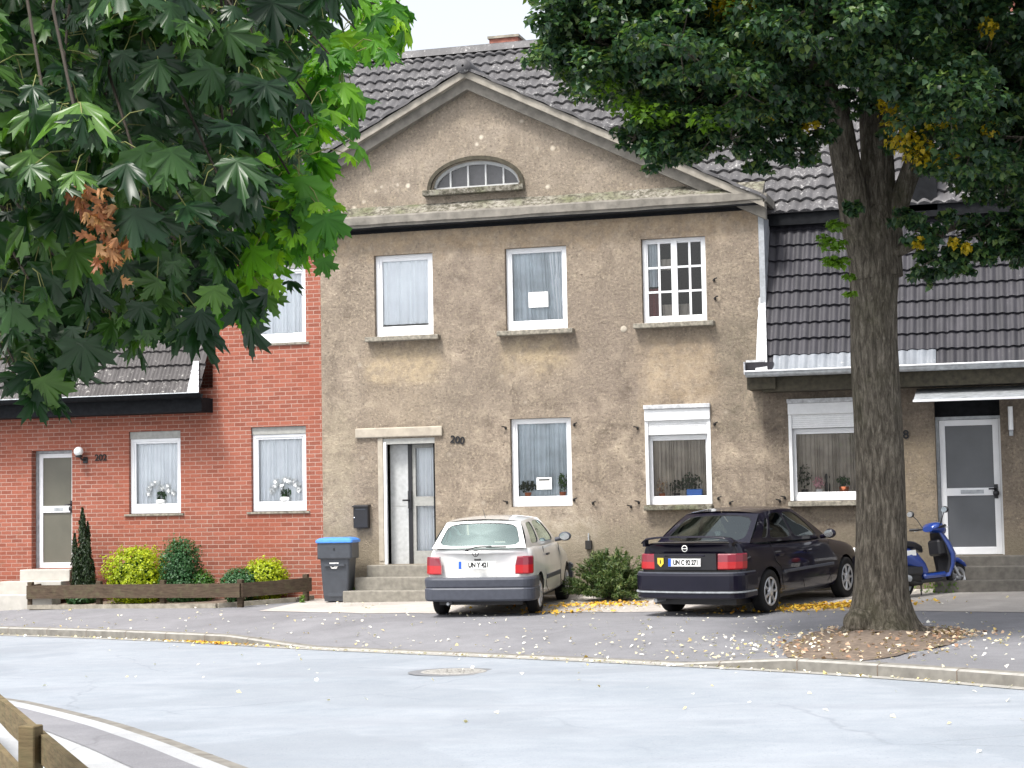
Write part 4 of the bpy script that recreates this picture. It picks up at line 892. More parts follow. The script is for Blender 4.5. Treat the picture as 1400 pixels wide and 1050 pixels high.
b = MB(); b.lathe([(.036, -.004), (.046, -.006), (.046, 0)], 'ink', axis='y', c=(0, 0, 0), n=24); b.box(-.004, .004, -.004, 0, -.03, .03, 'ink'); em = b.build('badge', car, loc=(-.03, -.640, .895), local=True); em.rotation_euler = (radians(-10), 0, 0)
b = MB(); b.tube([(-.16, -.665, .945), (-.10, -.655, .965), (-.02, -.63, .985), (.20, -.60, .99)], .010, 'black', 6); b.box(.12, .42, -.625, -.605, .975, .992, 'black'); b.ell((-.155, -.66, .94), (.03, .025, .018), 'black'); b.build('rear_wiper', car, local=True)
b = MB(); b.box(-.05, .05, -.665, -.63, .795, .825, 'black', .008); b.build('boot_handle', car, local=True)
b = MB(); b.box(.785, .79, -.3, .0, .72, .735, 'black'); b.box(-.79, -.785, -.3, 0, .72, .735, 'black')
# door seams and side strip
def side_line(pts, m, parent, name, w, r=.005):
    for s_ in (-1, 1):
        bb = MB(); bb.tube([(s_ * (w(z, y)), y, z) for y, z in pts], r, m, 6); bb.build(name, parent, local=True)
hw_ = lambda z, y: .795 if z < .8 else .795 - (z - .8) * .28
side_line([(.42, .93), (.42, .6), (.48, .36), (.62, .28)], 'black', car, 'door_seam', hw_); side_line([(1.66, .92), (1.70, .6), (1.66, .28)], 'black', car, 'door_seam', hw_)
[MB().box(s_ * .80 - .012, s_ * .80 + .012, .50, 1.62, .46, .52, 'trim', .004).build('side_strip', car, local=True) for s_ in (-1, 1)]
[MB().box(s_ * .805 - .014, s_ * .805 + .014, .50, .66, .80, .83, 'black', .004).build('door_handle', car, local=True) for s_ in (-1, 1)]
mirror(car, .74, 1.55, .97, 'trim', 1); mirror(car, -.74, 1.55, .97, 'trim', -1)
b = MB(); b.tube([(.0, -.05, 1.36), (.0, -.22, 1.50)], .004, 'black', 5); b.build('aerial', car, local=True)
b = MB(); b.box(-.62, .62, -.5, 2.7, .17, .26, 'black'); b.tube([(-.45, -.68, .20), (-.45, -.2, .2)], .022, 'zinc', 10); b.tube([(-.55, 0, .27), (.55, 0, .27)], .04, 'black', 8); b.build('underbody', car, local=True)
[MB().lathe([(.001, 2.99), (.08, 2.985), (.09, 2.9)], 'plate', axis='y', c=(s_ * .52, 0, .62), n=16).build('headlight', car, local=True) for s_ in (-1, 1)]
for (x, y) in ((.70, 0), (-.70, 0), (.69, 2.33), (-.69, 2.33)): wheel(car, x, y, .282, .165, 'hub')

# --- dark saloon
B0 = Vector((4.02, -3.55, 0)); hd2 = radians(-18); B0.z = pav(B0.x, B0.y) - .005; B1 = B0 + Vector((-sin(hd2), cos(hd2), 0)) * 2.6
car2 = root('saloon_car', 'dark violet black saloon car with boot spoiler parked facing the wall beside the tree', 'car', B0, 0)
car2.scale = (.965, 1, 1); car2.rotation_euler = (math.atan2(pav(B1.x, B1.y) - B0.z, 2.6), 0, hd2)
st = [(-.92, .76, .36, .98, .02), (-.86, .80, .31, 1.01, .03), (-.68, .83, .25, 1.015, .03), (-.42, .84, .22, 1.00, .03), (-.20, .845, .20, .985, .02), (-.10, .845, .20, .98, 0), (.4, .848, .19, .965, 0), (1.2, .85, .19, .95, 0), (1.98, .847, .19, .94, 0), (2.10, .845, .19, .92, .03), (2.4, .84, .21, .86, .06), (2.85, .82, .23, .81, .06), (3.2, .78, .25, .74, .05), (3.38, .72, .30, .68, .03)]
shell('body', st, 'paintblack', car2, [(0, .30, .35, .845), (2.6, .30, .35, .84)], (-.15, 2.05), lean_r=.10, lean_f=.18)
cabin(car2, [(.76, -.42, 1.0), (.60, .20, 1.375), (.60, 1.25, 1.39), (.75, 2.12, .93)], 'paintblack', 'carglassdk',
      dict(ru=.06, rv0=.06, rv1=.92), [(0, .205, .12, .19, .14, .78, 'quarter_window'), (.205, .53, .222, .515, .10, .91, 'side_window'), (.53, 1, .548, .90, .10, .91, 'side_window')], .03)
seats(car2, .35, 1.15, .64)
b = MB(); b.box(-.62, .62, -.35, .36, .90, .915, 'seat'); b.build('parcel_shelf', car2, local=True)
bumper('rear_bumper', .825, -.925, .27, .62, [(-.03, 0), (.02, 0), (.045, .06), (.045, .30), (.052, .34), (.055, .9), (.045, .98), (.0, 1), (-.03, 1)], 'paintblack', car2, .48, True, .18, .05)
b = bumper('bumper_strip', .835, -.935, .355, .375, [(.0, 0), (.052, 0), (.052, 1), (.0, 1)], 'zinc', car2, .44, True, .18, .05)
b = bumper('bumper_ledge', .825, -.925, .617, .632, [(-.02, 0), (.04, 0), (.035, 1), (-.02, 1)], 'trim', car2, .46, True, .18, .05)
bumper('front_bumper', .80, 3.40, .24, .60, [(-.03, 0), (.03, 0), (.05, .1), (.05, .9), (.0, 1), (-.03, 1)], 'paintblack', car2, .36, False, .25, .08)
for s_ in (-1, 1):
    b = MB(); R = []
    for k, z in enumerate((.665, .68, .77, .865, .88)):
        yy = -.930 + .10 * (z - .5); ins = .012 if k in (0, 4) else 0
        R.append([(s_ * .50, yy + .05, z), (s_ * .505, yy - .008 + ins, z), (s_ * .65, yy + .012 + ins, z), (s_ * (.755), yy + .055 + ins, z), (s_ * (.822 - ins), yy + .14, z), (s_ * (.838 - ins), yy + .24, z), (s_ * .80, yy + .25, z)])
    b.loft(R, 'redlens', closed=False, smooth=False)
    for i in range(len(b.f)):
        if i // 6 >= 2: b.mi[i] = b.mat('redlensdk')
    b.add(R[-1], [tuple(range(7))], 'redlensdk'); b.add(R[0], [tuple(range(7))], 'redlens'); b.build('tail_light', car2, local=True)
plate_(car2, 0.0, -.955, .765, radians(-5), 'UN C 92 271', .52)
b = MB(); b.box(-.50, .50, -.945, -.90, .665, .885, 'black'); b.box(-.33, .33, -.952, -.90, .845, .875, 'paintblack', .008); b.build('plate_recess', car2, local=True)
b = MB(); b.lathe([(.036, -.004), (.046, -.006), (.046, 0)], 'plate', axis='y', n=20); b.box(-.04, .04, -.005, 0, -.004, .004, 'plate'); em = b.build('badge', car2, loc=(.0, -.935, .955), local=True)
b = MB(); b.loft([[(x, -.955, z) for x, z in ((-.045, .04), (-.045, -.02), (0, -.06), (.045, -.02), (.045, .04))]] and [[(-.39 + x * 1.1, -.953 - k, .775 + z * 1.2) for x, z in ((-.045, .045), (-.045, -.02), (0, -.06), (.045, -.02), (.045, .045))] for k in (0, .004)], 'yellow', caps=True, smooth=False); b.box(-.398, -.382, -.96, -.956, .75, .80, 'ink'); b.build('shield_sticker', car2, local=True)
# boot spoiler
b = MB(); R = []
for i in range(21):
    q = -1 + i / 10; x = q * .74; z = 1.055 + .045 * (1 - q ** 4) - .05 * max(0, abs(q) - .93) * 10; y = -.93 + .05 * q * q
    R.append([(x, y - .02, z + .0), (x, y + .01, z + .025), (x, y + .12, z + .02), (x, y + .15, z + .005), (x, y + .10, z - .005)])
b.loft(R, 'paintblack', caps=True); [b.box(s_ * .70 - .02, s_ * .70 + .02, -.88, -.78, .98, 1.06, 'paintblack') for s_ in (-1, 1)]; b.box(-.05, .05, -.955, -.93, 1.085, 1.105, 'black'); b.build('spoiler', car2, local=True)
hw2 = lambda z, y: .848 if z < .75 else .848 - (z - .75) * .30
side_line([(.16, .95), (.20, .72), (.36, .62), (.42, .30)], 'black', car2, 'door_seam', hw2); side_line([(1.08, .93), (1.08, .28)], 'black', car2, 'door_seam', hw2); side_line([(2.05, .9), (2.0, .28)], 'black', car2, 'door_seam', hw2)
[MB().box(s_ * .853 - .012, s_ * .853 + .012, .42, 2.1, .53, .57, 'trim', .004).build('side_strip', car2, local=True) for s_ in (-1, 1)]
[MB().box(s_ * .848 - .02, s_ * .848 + .02, y, y + .17, .775, .81, 'paintblack', .008).build('door_handle', car2, local=True) for s_ in (-1, 1) for y in (.28, 1.18)]
mirror(car2, .79, 1.82, .955, 'paintblack', 1); mirror(car2, -.79, 1.82, .955, 'paintblack', -1)
b = MB(); b.box(-.66, .66, -.7, 3.1, .17, .27, 'black'); b.tube([(-.5, -.95, .24), (-.5, -.4, .24)], .028, 'zinc', 10); b.tube([(-.6, 0, .28), (.6, 0, .28)], .045, 'black', 8); b.build('underbody', car2, local=True)
[MB().box(s_ * .55 - .14, s_ * .55 + .14, 3.28, 3.34, .60, .70, 'plate', .02).build('headlight', car2, local=True) for s_ in (-1, 1)]
for (x, y) in ((.755, 0), (-.755, 0), (.75, 2.6), (-.75, 2.6)): wheel(car2, x, y, .305, .185, 'hub')

# --- blue scooter
S0 = Vector((6.44, -1.62, 0)); S0.z = pav(S0.x, S0.y); hd3 = radians(-38)
sc = root('motor_scooter', 'blue motor scooter with black saddle leaning on its stand beside the tree trunk', 'scooter', S0, hd3)
sc.rotation_euler = (radians(2.5), radians(-6), hd3)
def swheel(y, r, nm):
    b = MB(); b.lathe([(r * .7, -.045), (r * .9, -.05), (r, -.02), (r, .02), (r * .9, .05), (r * .7, .045)], 'tyre', axis='x', n=28); t = b.build(nm, sc, loc=(0, y, r), local=True)
    b = MB(); b.lathe([(r * .72, -.04), (r * .6, -.03), (r * .6, .03), (r * .72, .04)], 'rim', axis='x', n=24); b.lathe([(.001, -.045), (.05, -.045), (.05, .045), (.001, .045)], 'rim', axis='x', n=12)
    for i in range(5): a = 2 * pi * i / 5; b.tube([(0, .03 * cos(a), .03 * sin(a)), (0, r * .63 * cos(a), r * .63 * sin(a))], .016, 'rim', 6)
    b.build('rim', t, local=True)
swheel(0, .225, 'rear_wheel'); swheel(1.22, .215, 'front_wheel')
def oval(y, z, w, h, k=12, e=2.4, tilt=0.):
    o = []
    for j in range(k):
        a = 2 * pi * j / k; c, s_ = cos(a), sin(a); r = (abs(c) ** e + abs(s_) ** e) ** (-1 / e); o.append((w * c * r, y + tilt * h * s_ * r, z + h * s_ * r))
    return o
b = MB(); b.loft([oval(-.34, .72, .03, .03), oval(-.30, .70, .09, .08), oval(-.1, .64, .15, .13), oval(.12, .58, .165, .16), oval(.30, .50, .15, .18), oval(.42, .40, .14, .14), oval(.47, .36, .12, .09)], 'paintblue', caps=True); b.build('tail_fairing', sc, local=True)
b = MB(); b.box(-.14, .14, .36, .86, .24, .32, 'paintblue', .03); b.box(-.12, .12, .42, .82, .321, .33, 'black'); b.build('footboard', sc, local=True)
b = MB(); b.loft([oval(-.28, .86, .06, .03), oval(-.20, .86, .12, .07), oval(.0, .83, .14, .08), oval(.12, .78, .13, .06), oval(.30, .755, .12, .06), oval(.44, .70, .09, .06), oval(.50, .66, .04, .03)], 'black', caps=True); b.build('seat', sc, local=True)
b = MB(); b.tube([(-.11, .0, .80), (-.11, -.28, .83), (0, -.36, .84), (.11, -.28, .83), (.11, .0, .80)], .012, 'black', 8); b.build('grab_rail', sc, local=True)
def slab(y, z, w, t, dy): return [(-w, y + dy, z), (-w * .6, y, z), (0, y - .0, z), (w * .6, y, z), (w, y + dy, z), (w * .9, y + t, z), (0, y + t + .07, z), (-w * .9, y + t, z)]
b = MB(); b.loft([slab(.90, .24, .11, .06, 0), slab(.98, .40, .16, .07, -.02), slab(.99, .56, .185, .09, -.03), slab(.93, .74, .15, .10, -.02), slab(.85, .92, .08, .10, 0)], 'paintblue', caps=True); b.build('leg_shield', sc, local=True)
b = MB(); b.loft([[(x, y - .012, z) for x, y, z in slab(yy, z, w, .02, dy)] for yy, z, w, dy in ((.93, .30, .12, 0), (.975, .50, .165, -.02), (.935, .72, .145, -.02), (.86, .90, .09, 0))], 'black', caps=True); b.box(-.12, .12, .78, .95, .56, .80, 'black', .03); b.build('glove_panel', sc, local=True)
b = MB(); [b.box(s_ * .150 - .008, s_ * .150 + .008, .0, .22, .60, .68, 'plate', .003) for s_ in (1,)]; b.build('white_panel', sc, local=True)
b = MB(); b.box(-.15, .15, -.10, .36, .30, .46, 'black', .04); b.box(-.10, .10, .30, .80, .18, .25, 'black', .02); b.build('engine_cover', sc, local=True)
b = MB(); b.loft([oval(.72, .97, .10, .04), oval(.78, .99, .16, .07), oval(.88, .98, .17, .09), oval(.98, .94, .13, .08), oval(1.03, .92, .05, .04)], 'paintblue', caps=True); b.build('handlebar_cowl', sc, local=True)
b = MB(); b.tube([(-.33, .72, .99), (-.15, .80, .98), (.15, .80, .98), (.33, .72, .99)], .014, 'black', 8); [b.tube([(s_ * .22, .765, .985), (s_ * .35, .71, .992)], .022, 'black', 10) for s_ in (-1, 1)]; [b.tube([(s_ * .17, .83, .975), (s_ * .34, .80, .965)], .007, 'zinc', 6) for s_ in (-1, 1)]; hb = b.build('handlebar', sc, local=True)
for s_ in (-1, 1):
    b = MB(); b.tube([(s_ * .17, .80, 1.0), (s_ * .25, .80, 1.13), (s_ * .31, .78, 1.20)], .007, 'black', 6); b.ell((s_ * .34, .775, 1.23), (.068, .025, .05), 'black', 16, 8); mr = b.build('mirror', sc, local=True)
    b = MB(); b.lathe([(.001, 0), (.05, 0)], 'chrome', axis='y', n=18, smooth=False); q = b.build('mirror_glass', mr, loc=(s_ * .34, .748, 1.23), local=True); q.scale = (1.1, 1, .8)
b = MB(); b.loft([oval(1.00, .46, .05, .02), oval(1.10, .475, .07, .035), oval(1.24, .475, .075, .04), oval(1.38, .40, .06, .04), oval(1.46, .30, .03, .03)], 'paintblue', caps=True); [b.tube([(s_ * .07, 1.20, .22), (s_ * .06, 1.08, .46), (s_ * .03, .98, .60)], .02, 'rim', 8) for s_ in (-1, 1)]; b.build('front_mudguard', sc, local=True)
b = MB(); b.loft([oval(-.36, .66, .05, .03), oval(-.375, .70, .07, .05), oval(-.33, .74, .05, .03)], 'redlens', caps=True); b.build('tail_light', sc, local=True)
b = MB(); b.box(-.07, .07, -.365, -.355, .50, .61, 'plate'); b.box(-.06, .06, -.35, -.20, .60, .63, 'black'); b.box(-.085, .085, -.36, -.33, .36, .60, 'black', .01); b.build('licence_plate', sc, local=True)
b = MB(); b.ell((.02, .18, .27), (.12, .22, .12), 'iron', 12, 8); b.box(-.10, -.04, -.05, .40, .20, .33, 'iron', .02); b.tube([(.10, .30, .18), (.12, .10, .20), (.13, -.05, .26)], .03, 'iron', 8); b.tube([(.14, .02, .27), (.145, -.34, .36)], [.05, .055], 'zinc', 12); b.tube([(.10, 0, .25), (.10, -.20, .58)], .018, 'rim', 8); b.build('engine', sc, local=True)
b = MB(); b.tube([(-.10, .30, .22), (-.16, .22, .015)], .012, 'iron', 6); b.tube([(.10, .30, .22), (.14, .22, .015)], .012, 'iron', 6); b.build('stand', sc, local=True)

# ---------------------------------------------------------------- bin, letterbox, lamp, manhole
bx, by = -2.90, -.62; bz = pav(bx, by)
bn = root('wheelie_bin', 'dark grey wheelie bin with blue lid beside the brick wall corner', 'bin', (bx, by, bz), radians(9))
def rect(w, d, z, r=.04, cy=0.):
    o = []
    for sx, sy, a0 in ((1, -1, -pi / 2), (1, 1, 0), (-1, 1, pi / 2), (-1, -1, pi)):
        for k in range(4): a = a0 + k / 3 * pi / 2; o.append((sx * (w / 2 - r) + r * cos(a), cy + sy * (d / 2 - r) + r * sin(a), z))
    return o
b = MB(); b.loft([rect(.40, .42, .02), rect(.43, .46, .12), rect(.50, .56, .72), rect(.51, .57, .725)], 'bin', caps=True, smooth=False)
for z_ in (.12,): b.box(-.12, .12, -.235, -.222, .10, .16, 'bin')
b.box(-.17, .17, -.30, -.262, .60, .64, 'bin'); b.build('bin_body', bn, local=True)
b = MB(); b.loft([rect(.57, .60, .72), rect(.585, .62, .74), rect(.585, .63, .985), rect(.57, .61, .995)], 'bin', caps=True, smooth=False); b.build('bin_collar', bn, local=True)
b = MB(); b.loft([rect(.62, .66, .985), rect(.635, .67, 1.0), rect(.63, .66, 1.03), rect(.52, .54, 1.065), rect(.36, .36, 1.075)], 'blue', caps=True, smooth=False); b.tube([(-.2, .36, 1.01), (.2, .36, 1.01)], .02, 'bin', 8); b.build('bin_lid', bn, local=True)
b = MB(); b.add([(x, -.285 + .0 - (.0), z) for x, z in ((-.09, .66), (.07, .66), (.06, .60), (.03, .56), (-.05, .56), (-.08, .60))], [tuple(range(6))], 'plate'); b.box(-.05, -.01, -.287, -.2855, .585, .635, 'bin'); b.box(.005, .045, -.287, -.2855, .60, .645, 'bin'); b.build('sticker', bn, local=True)
b = MB(); [b.lathe([(.001, x - .03), (.10, x - .03), (.11, x), (.10, x + .03), (.001, x + .03)], 'tyre', axis='x', c=(0, .26, .11), n=20) for x in (-.25, .25)]; b.build('wheel', bn, local=True)
b = MB(); b.box(-.012, .012, -.318, -.3155, .86, .90, 'black'); b.build('lock', bn, local=True)
lb = root('letterbox', 'black letterbox on the rendered wall above the bin', 'letterbox', (-2.69, -.06, 1.47))
b = MB(); b.box(-.135, .135, -.05, .055, -.21, .18, 'black', .012); b.build('box', lb, local=True)
b = MB(); b.loft([[(-.145, .058, .19), (-.145, -.075, .165), (-.145, -.075, .145), (-.145, .058, .17)], [(.145, .058, .19), (.145, -.075, .165), (.145, -.075, .145), (.145, .058, .17)]], 'black', caps=True, smooth=False); b.build('lid', lb, local=True)
b = MB(); b.lathe([(.001, -.058), (.013, -.058), (.014, -.05)], 'chrome', axis='y', c=(-.115, 0, -.03), n=10); b.box(-.09, .09, -.052, -.0505, .10, .12, 'bin'); b.build('lock', lb, local=True)
wl = root('wall_lamp', 'wall lamp with white globe beside the brick house door', 'lamp', (-7.98, -.0, 2.55))
b = MB(); b.box(-.03, .06, -.03, 0, -.06, .05, 'black', .008); b.tube([(.02, -.02, 0), (.0, -.10, .0), (-.03, -.13, .05)], .016, 'black', 8); b.lathe([(.001, 0), (.07, .01), (.05, .05)], 'black', c=(-.04, -.14, .04), n=16); b.build('bracket', wl, local=True)
b = MB(); b.ell((-.05, -.14, .15), (.085, .085, .085), 'lampglass', 20, 12); b.build('globe', wl, local=True)
mx, my = 2.26, -10.25; mz = roadz(mx)
mc = root('manhole_cover', 'round manhole cover in the light asphalt of the road', 'manhole cover', (mx, my, mz))
b = MB(); 
s = asphalt('manhole_collar', (.15, .155, .165), (.21, .215, .225), (.35, .35, .35)); M['collar'] = s.m
b.lathe([(.001, .004), (.50, .004)], 'collar', n=40, smooth=False); b.build('asphalt_collar', mc, local=True)
b = MB(); b.lathe([(.30, .008), (.34, .012), (.36, .006)], 'iron_cover', n=40); b.lathe([(.001, .010), (.29, .010), (.295, .006)], 'iron_cover', n=40, smooth=False)
for i in range(8):
    for k in (.1, .2): a = 2 * pi * i / 8; b.box(k * cos(a) - .022, k * cos(a) + .022, k * sin(a) - .022, k * sin(a) + .022, .0105, .016, 'iron_cover')
b.build('cover', mc, local=True)

# ---------------------------------------------------------------- fences
gf = root('low_garden_fence', 'low dark plank fence round the shrub bed of the brick house', 'fence', (-6, -1.2, pav(-6, -1.2)))
FP = [(-8.45, -.15), (-8.55, -.95), (-4.25, -1.55), (-3.50, -.40)]
def plank(b, p, q, z0, z1, t, m, dip=0.):
    d = Vector((q[0] - p[0], q[1] - p[1], 0)); L = d.length; d.normalize(); nn = Vector((d.y, -d.x, 0)); n = max(2, int(L / .3)); R = []
    for i in range(n + 1):
        P = Vector((p[0], p[1], 0)) + d * L * i / n; g = pav(P.x, P.y) if dip == 0 else dip + 0 * i; w = .006 * mnoise.noise(Vector((P.x * 2, P.y * 2, z0)))
        R.append([P + Vector((0, 0, g + z0 + w)), P + nn * t + Vector((0, 0, g + z0 + w)), P + nn * t + Vector((0, 0, g + z1 + w)), P + Vector((0, 0, g + z1 + w))])
    b.loft(R, m, caps=True, smooth=False)
for i, (p, q) in enumerate(zip(FP, FP[1:])):
    b = MB(); plank(b, p, q, .17 + .0, .40, .045, 'fence'); b.build('plank', gf)
for (x, y) in [(-8.55, -.92), (-7.1, -1.13), (-5.8, -1.32), (-4.30, -1.5), (-3.58, -.45), (-8.47, -.2)]:
    b = MB(); z = pav(x, y); b.box(x - .045, x + .045, y, y + .09, z - .05, z + .46, 'fence', .006); b.build('post', gf)
nf_d = Vector((.61, -.79, 0)).normalized(); PX, PY = 3.70, -21.28
nfz = roadz(3.7) + .1
nf = root('wooden_fence', 'weathered brown wooden rail fence in the near corner beside the pavement', 'fence', (PX, PY, nfz))
def npost(k, dz=0.): 
    P = Vector((PX, PY, 0)) + nf_d * k; b = MB(); b.box(P.x - .045, P.x + .045, P.y - .045, P.y + .045, nfz - .1, .535 + dz, 'fence2', .006); b.build('post', nf)
for k in (-5.0, -2.5, 0, 2.3): npost(k)
P = Vector((PX, PY, 0)); nn = Vector((nf_d.y, -nf_d.x, 0))
for (z0, z1) in ((.35, .49), (.07, .20)):
    b = MB(); p = P - nf_d * 5.0 - nn * .045; q = P + nf_d * 2.3 - nn * .045; d = q - p; n = 16; R = []
    R = [[p + d * i / n + Vector((0, 0, z0 + .004 * sin(i * 2.1))), p + d * i / n - nn * .035 + Vector((0, 0, z0)), p + d * i / n - nn * .035 + Vector((0, 0, z1)), p + d * i / n + Vector((0, 0, z1 + .004 * sin(i * 1.7)))] for i in range(n + 1)]
    b.loft(R, 'fence2', caps=True, smooth=False); b.build('rail', nf)
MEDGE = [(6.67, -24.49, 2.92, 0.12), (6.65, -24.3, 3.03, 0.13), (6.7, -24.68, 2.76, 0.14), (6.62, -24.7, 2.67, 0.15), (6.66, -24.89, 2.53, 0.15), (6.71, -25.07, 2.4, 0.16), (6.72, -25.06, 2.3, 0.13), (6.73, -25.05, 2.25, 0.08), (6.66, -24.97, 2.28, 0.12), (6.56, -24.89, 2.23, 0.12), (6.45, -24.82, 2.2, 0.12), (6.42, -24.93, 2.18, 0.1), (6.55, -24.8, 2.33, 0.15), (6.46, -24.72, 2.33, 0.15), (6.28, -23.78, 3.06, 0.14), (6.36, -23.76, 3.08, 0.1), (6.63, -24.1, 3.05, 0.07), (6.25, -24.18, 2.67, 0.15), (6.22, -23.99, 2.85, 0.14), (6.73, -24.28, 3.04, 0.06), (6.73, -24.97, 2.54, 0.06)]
CROTCH = [(5.34, -9.62, 5.54, 0.3), (5.65, -9.22, 5.67, 0.3), (4.99, -9.71, 5.37, 0.28), (4.65, -10.02, 5.39, 0.25), (4.81, -9.58, 5.79, 0.4), (5.37, -9.22, 6.02, 0.4), (5.79, -9.31, 6.01, 0.35), (4.34, -9.91, 5.56, 0.22), (5.53, -9.33, 5.29, 0.18), (5.98, -9.01, 5.48, 0.2), (6.21, -8.86, 5.74, 0.2), (6.1, -9.22, 5.97, 0.3), (6.33, -9.07, 6.31, 0.3), (5.95, -9.03, 5.65, 0.25), (6.7, -8.66, 6.45, 0.3), (6.55, -8.06, 6.17, 0.2), (6.94, -8.26, 6.18, 0.22), (7.09, -8.28, 5.66, 0.25), (7.53, -8.34, 5.41, 0.3), (7.83, -8.03, 5.19, 0.25), (8.19, -7.92, 5.1, 0.3), (6.99, -8.59, 6.69, 0.3), (7.32, -8.45, 5.95, 0.3), (6.51, -8.5, 4.87, 0.1), (5.74, -9.07, 5.4, 0.2), (8.36, -7.71, 4.32, 0.25), (7.64, -8.12, 4.14, 0.15)]
MDARK = [(6.03, -25.24, 1.94, 0.16), (6.0, -25.04, 1.99, 0.14), (6.04, -25.23, 1.88, 0.05), (6.06, -25.03, 2.07, 0.13), (6.25, -25.18, 2.06, 0.13), (6.34, -25.16, 2.08, 0.13), (6.43, -25.24, 2.09, 0.12), (6.44, -25.13, 2.13, 0.12), (6.47, -25.02, 2.16, 0.12), (6.24, -25.08, 2.04, 0.08), (6.32, -25.05, 2.04, 0.07), (6.09, -25.02, 2.11, 0.16), (5.95, -24.96, 2.1, 0.18), (6.46, -24.71, 2.19, 0.13), (6.64, -26.13, 2.38, 0.05), (6.73, -26.16, 2.32, 0.07), (6.39, -25.77, 2.07, 0.1), (6.71, -25.48, 2.32, 0.13), (6.64, -25.71, 2.27, 0.12), (6.61, -25.5, 2.18, 0.13), (6.37, -25.67, 2.17, 0.13), (6.56, -25.55, 2.63, 0.15), (6.69, -25.3, 2.61, 0.15), (6.38, -25.79, 2.31, 0.12)]
WITHER = [(6.55, -25.78, 2.23), (6.56, -25.78, 2.19), (6.57, -25.77, 2.16), (6.59, -25.77, 2.13), (6.6, -25.76, 2.11), (6.56, -25.78, 2.21), (6.58, -25.77, 2.12), (6.54, -25.79, 2.25)]
# ---------------------------------------------------------------- foliage
def mesh_np(name, V, Fc, mats, mi=None, parent=None, local=False):
    """V (n,3); Fc (m,k) triangles or quads"""
    me = bpy.data.meshes.new(name); n, m, k = len(V), len(Fc), Fc.shape[1]
    me.vertices.add(n); me.vertices.foreach_set('co', np.asarray(V, np.float32).ravel()); me.loops.add(m * k); me.loops.foreach_set('vertex_index', np.asarray(Fc, np.int32).ravel())
    me.polygons.add(m); me.polygons.foreach_set('loop_start', np.arange(0, m * k, k, dtype=np.int32)); me.polygons.foreach_set('loop_total', np.full(m, k, np.int32))
    for q in mats: me.materials.append(M[q])
    if mi is not None: me.polygons.foreach_set('material_index', np.asarray(mi, np.int32))
    me.update(calc_edges=True); me.validate()
    o = bpy.data.objects.new(name, me); col.objects.link(o)
    if parent is not None:
        o.parent = parent
        if not local: o.matrix_parent_inverse = Matrix.Translation(-parent_loc(parent))
    return o
def norm(a): return a / np.maximum(np.linalg.norm(a, axis=1, keepdims=True), 1e-6)
def place(tv, tf, P, N, D, S):
    """copies of template (x across, y along, z normal) at points P with normals N and tip directions D"""
    N = norm(N); D = norm(D - (D * N).sum(1, keepdims=True) * N); X = np.cross(D, N)
    V = P[:, None] + S[:, None, None] * (tv[None, :, 0:1] * X[:, None] + tv[None, :, 1:2] * D[:, None] + tv[None, :, 2:3] * N[:, None])
    n, k = len(P), len(tv); Fc = (tf[None] + (np.arange(n) * k)[:, None, None]).reshape(-1, tf.shape[1]); return V.reshape(-1, 3), Fc
def join(parts):
    V, Fc, mi, o = [], [], [], 0
    for v, f, m in parts: V.append(v); Fc.append(f + o); mi.append(np.full(len(f), m)); o += len(v)
    return np.concatenate(V), np.concatenate(Fc), np.concatenate(mi)
# small leaf: heart shape folded along the midrib, 2 quads
TS = np.array([(0, -.45, 0), (.42, -.1, .10), (.0, .62, -.08), (-.42, -.1, .10), (0, .05, 0)], float); TSF = np.array([(0, 1, 4), (1, 2, 4), (2, 3, 4), (3, 0, 4)])
# maple leaf
hf = [(0, 1.0, 0), (.055, .82, 0), (.17, .80, 0), (.12, .66, .0), (.20, .56, 0), (.21, .45, .06), (.35, .52, 0), (.40, .68, -.05), (.46, .55, 0), (.70, .66, -.12), (.62, .48, -.05), (.74, .38, -.10), (.57, .29, 0), (.44, .20, .06), (.52, .10, -.02), (.66, -.04, -.10), (.47, -.07, -.03), (.40, -.20, -.05), (.22, -.13, .02), (.06, -.12, .03)]
outl = hf + [(-x, y, z) for x, y, z in hf[::-1] if x > 0.001] 
TM = np.array([(0, 0, .03)] + outl, float); TM[:, 2] -= .22 * (TM[:, 0] ** 2 + np.maximum(TM[:, 1], 0) ** 2)
nO = len(outl); TMF = np.array([(0, 1 + i, 1 + (i + 1) % nO) for i in range(nO)])
TM2 = TM.copy(); TM2[:, 2] += .25 * np.abs(TM2[:, 0]); TM3 = TM.copy(); TM3[:, 2] -= .28 * np.abs(TM3[:, 0]) + .10 * np.sin(TM3[:, 1] * 5)

TM4 = TM.copy(); TM4[:, 0] *= .78; TM4[:, 2] += .35 * np.maximum(TM4[:, 0], 0) - .3 * TM4[:, 1] ** 2; TM5 = TM.copy(); TM5[:, 1] *= .85; TM5[:, 0] += .12 * TM5[:, 1] ** 2; TM5[:, 2] -= .4 * np.abs(TM5[:, 0]) ** 1.5
def rand_dirs(n): return norm(rng.normal(size=(n, 3)))
def leaf_shell(c, r, n, size, out_w=.6, up_w=.5, rnd=.5, fill=.55, squash=1.):
    d = rand_dirs(n); rad = r * (fill + (1 - fill) * rng.random((n, 1)) ** .5); P = np.array(c) + d * rad * np.array([1, 1, squash])
    N = d * out_w + np.array([0, 0, up_w]) + rnd * rng.normal(size=(n, 3)); D = np.array([0, 0, -.9]) + .5 * d + .45 * rng.normal(size=(n, 3)); return P, N, D, size * (.65 + .6 * rng.random(n))

